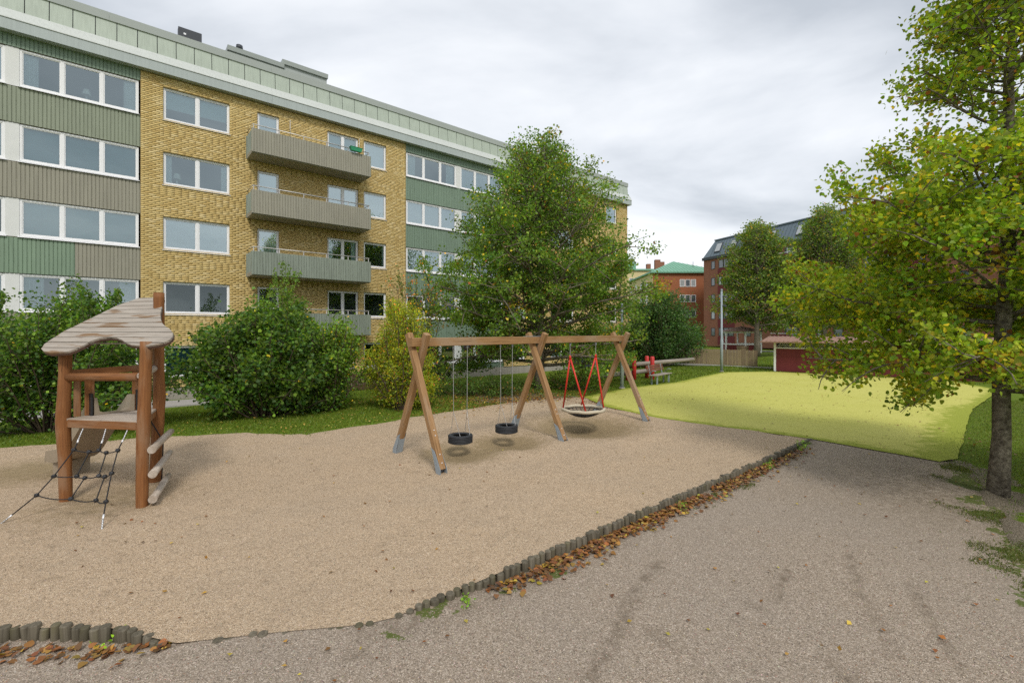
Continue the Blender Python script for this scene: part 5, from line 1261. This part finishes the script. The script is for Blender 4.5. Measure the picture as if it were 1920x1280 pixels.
# grass blades -------------------------------------------------
def blades(name, label, pts, z, h, wd, cols, g):
    n = len(pts); az = g.uniform(0, 6.28, n); hh = h * g.uniform(.4, 1.3, n); ln = g.normal(0, .45, (n, 2)) * hh[:, None]
    base = np.column_stack([pts, z]); dx_ = np.column_stack([np.cos(az), np.sin(az), np.zeros(n)]) * (wd * g.uniform(.6, 1.3, n))[:, None]
    v = np.stack([base - dx_, base + dx_, base + np.column_stack([ln, hh])], 1).reshape(-1, 3); f = np.arange(3 * n).reshape(-1, 3)
    o = mesh_np(name, v, [f], M['blade'], None, {'col': np.repeat(np.column_stack([cols, np.ones(n)]), 3, 0)}); return tag(o, label, 'grass', kind='stuff')
def lawn_pts(n, x0, x1, y0, y1, g, jit=.12):
    p = np.column_stack([g.uniform(x0, x1, n), g.uniform(y0, y1, n)]); q_ = p + g.normal(0, jit, p.shape)
    k = ~(pip(q_[:, 0], q_[:, 1], SANDP) | pip(q_[:, 0], q_[:, 1], PATHP) | pip(q_[:, 0], q_[:, 1], TURF))
    out = (p[:, 0] - A0[0]) * NN[0] + (p[:, 1] - A0[1]) * NN[1]; k &= out > 2.8
    b_ = bare(p[:, 0], p[:, 1]) + fbm(p[:, 0], p[:, 1], 2.0); k &= b_ < 1.0 + g.normal(0, .12, n); return p[k]
g = np.random.default_rng(7)
GM = [(4, (.105, .17, .012), 0), (3, (.155, .215, .017), 0), (1, (.21, .23, .03), 0), (1, (.07, .12, .012), 0)]
p = lawn_pts(150000, -13, 7, 9.5, 24, g); blades('grass', 'mown green grass between the sand and the yellow block', p, lawnz(p[:, 0], p[:, 1]), .055, .010, pal(len(p), g, GM), g)
p = lawn_pts(260000, 4.8, 19, 2.5, 17, g, .25); blades('grass', 'patchy grass under the near lime', p, lawnz(p[:, 0], p[:, 1]), .032, .006, pal(len(p), g, GM[:3] + [(3, (.15, .15, .04), 0), (2, (.07, .10, .012), 0)]), g)
p = lawn_pts(70000, 4, 22, 22, 44, g); blades('grass', 'green grass beyond the yellow turf', p, lawnz(p[:, 0], p[:, 1]), .07, .018, pal(len(p), g, GM), g)
# mossy tufts in the gravel at the right
n = 170000; p = np.column_stack([g.uniform(2.5, 8.6, n), g.uniform(2.5, 9.2, n)]); k = pip(p[:, 0], p[:, 1], PATHP) & (moss(p[:, 0], p[:, 1]) + fbm(p[:, 0], p[:, 1], 2.3, 5) > 1.02 + g.normal(0, .05, n)); p = p[k]
VM = [(3, (.08, .115, .014), 0), (3, (.12, .145, .022), 0), (2, (.15, .14, .04), 0), (1, (.05, .08, .012), 0)]
blades('grass', 'short tufts growing into the gravel edge at right', p, pathz(p[:, 0], p[:, 1]), .028, .005, pal(len(p), g, VM), g)

# fallen leaves -----------------------------------------------
LIT = [(4, (.25, .105, .028), 0), (3, (.17, .072, .024), 0), (2, (.31, .18, .04), 0), (1.2, (.12, .055, .02), 0), (.5, (.42, .30, .04), 0)]
ev = EDGE[8] - EDGE[7]; el_ = np.hypot(*ev); ev = ev / el_; en = np.array([ev[1], -ev[0]])
n = 2000; t_ = g.beta(1.35, 1.5, n) * el_ * .84 + .9; dd_ = .06 + np.abs(g.normal(0, .135, n)) * (.55 + .9 * fbm(t_, t_ * 0, .9)); p = EDGE[7] + ev * t_[:, None] + en * dd_[:, None]
k = fbm(t_, dd_ * 2, 1.3) > .28; p = p[k]
zz_ = pathz(p[:, 0], p[:, 1]) + .012 + g.uniform(0, .03, len(p))
tag(leaves('leaf_litter', np.column_stack([p, zz_]), .052, pal(len(p), g, LIT), M['litter'], None, (0, 0, 0), LEAF_NEAR, g, .75, .1), 'drift of brown fallen leaves against the log edging', 'leaves', kind='stuff')
p = np.column_stack([g.uniform(-4.6, -2.75, 150), 3.9 - .06 - np.abs(g.normal(0, .09, 150))]); tag(leaves('leaf_litter', np.column_stack([p, pathz(p[:, 0], p[:, 1]) + .015]), .055, pal(150, g, LIT), M['litter'], None, (0, 0, 0), LEAF_NEAR, g, .7, .1), 'brown leaves below the log stumps at the left', 'leaves', kind='stuff')
def scatter_litter(label, pts, zf, size, mix): c = pal(len(pts), g, mix); z = zf(pts[:, 0], pts[:, 1]); tag(leaves('leaf_litter', np.column_stack([pts, z + .02]), size, c, M['litter'], None, (0, 0, 0), LEAF_FAR, g, .75, .1), label, 'leaves', kind='stuff')
p = np.column_stack([g.normal(.2, 2.3, 5200), g.normal(17.3, 1.7, 5200)]); k = ~(pip(p[:, 0], p[:, 1], TURF)); p = p[k]
k2 = pip(p[:, 0], p[:, 1], SANDP); k2 = ~k2 | (segd(p[:, 0], p[:, 1], SANDP) < g.exponential(.35, len(p))); p = p[k2]
scatter_litter('carpet of yellow-brown leaves under the large lime', p, lambda x, y: np.where(pip(x, y, SANDP), 0.0, lawnz(x, y)), .075, LIT + [(3, (.34, .22, .04), 0)])
p = lawn_pts(1500, -9, 3, 10, 17, g); scatter_litter('yellow leaves strewn over the lawn by the sand', p, lawnz, .06, [(4, (.50, .40, .09), 0), (2, (.36, .22, .04), 0)])
n = 420; p = np.column_stack([g.uniform(-6, 8, n), g.uniform(2.6, 10, n)]); k = pip(p[:, 0], p[:, 1], PATHP) | (pip(p[:, 0], p[:, 1], SANDP) & (g.random(n) < .35)); p = p[k]
scatter_litter('single fallen leaves dotted over gravel and sand', p, lambda x, y: np.where(pip(x, y, SANDP), sandz(x, y), pathz(x, y)), .045, LIT + [(3, (.40, .30, .05), 0)])
n = 500; p = np.column_stack([g.uniform(4, 17, n), g.uniform(9, 25, n)]); p = p[pip(p[:, 0], p[:, 1], TURF)]; scatter_litter('dry leaves and twigs dotted over the yellow turf', p, lambda x, y: 0 * x + .015, .06, LIT)
p = lawn_pts(900, 4.5, 11, 3.5, 13, g); scatter_litter('brown leaves lying under the near lime', p, lawnz, .055, LIT)
# weeds along the logs
for i, (t, d, r, n, lab) in enumerate(((.055, .25, .035, 40, 'tiny weed tuft at the low end of the log row'), (.42, .22, .06, 110, 'green weed growing in the leaf drift halfway along the logs'), (.72, .2, .08, 140, 'green weed in leaf drift past the middle of the logs'), (.90, .14, .14, 240, 'leafy green weed near the far end of the logs'))):
    c = EDGE[7] + ev * (t * el_) + en * d; bush('weed', lab, (c[0], c[1], float(pathz(c[:1], c[1:])[0])), r, r, r * .9, n, .035, [(3, (.11, .19, .02), 0), (2, (.07, .13, .015), 0)], 60 + i, 8, cat='weed', spread=.02)
bush('weed', 'bright green leafy weed below the log stumps at the left', (-3.3, 3.82, -.13), .10, .05, .06, 60, .03, [(3, (.16, .26, .02), 0), (2, (.08, .15, .015), 0)], 70, 8, cat='weed', spread=.025, tmpl=LEAF_NEAR)
# loose stones on the gravel close by
n = 30000; yy = 2.6 + 3.6 * g.random(n) ** 1.4; p = np.column_stack([g.uniform(-1.15, 1.15, n) * yy, yy]); ia = pip(p[:, 0], p[:, 1], PATHP); ib = pip(p[:, 0], p[:, 1], SANDP); k = ia | ib; p = p[k]; ib = ib[k]
z = np.where(ib, sandz(p[:, 0], p[:, 1]), pathz(p[:, 0], p[:, 1])); n = len(p); s = g.uniform(.003, .007, n)
T = np.array([(1, 0, 0), (-.5, .87, 0), (-.5, -.87, 0), (.2, .1, .8)]); an = g.uniform(0, 6.28, n); cs, sn = np.cos(an), np.sin(an)
v = np.stack([p[:, 0:1] + s[:, None] * (T[None, :, 0] * cs[:, None] - T[None, :, 1] * sn[:, None]), p[:, 1:2] + s[:, None] * (T[None, :, 0] * sn[:, None] + T[None, :, 1] * cs[:, None]), z[:, None] + s[:, None] * T[None, :, 2] + .001], -1)
f = (np.arange(n)[:, None, None] * 4 + np.array([(0, 1, 3), (1, 2, 3), (2, 0, 3)])[None]).reshape(-1, 3)
gcol = pal(n, g, [(3, (.34, .26, .19), 0), (2, (.20, .16, .13), 0), (1.5, (.55, .47, .38), 0), (.6, (.30, .17, .11), 0)])
tag(mesh_np('loose_stones', v.reshape(-1, 3), [f], M['litter'], None, {'col': np.repeat(np.column_stack([gcol, np.ones(n)]), 4, 0)}), 'loose small stones over the gravel in the foreground', 'gravel', kind='stuff')
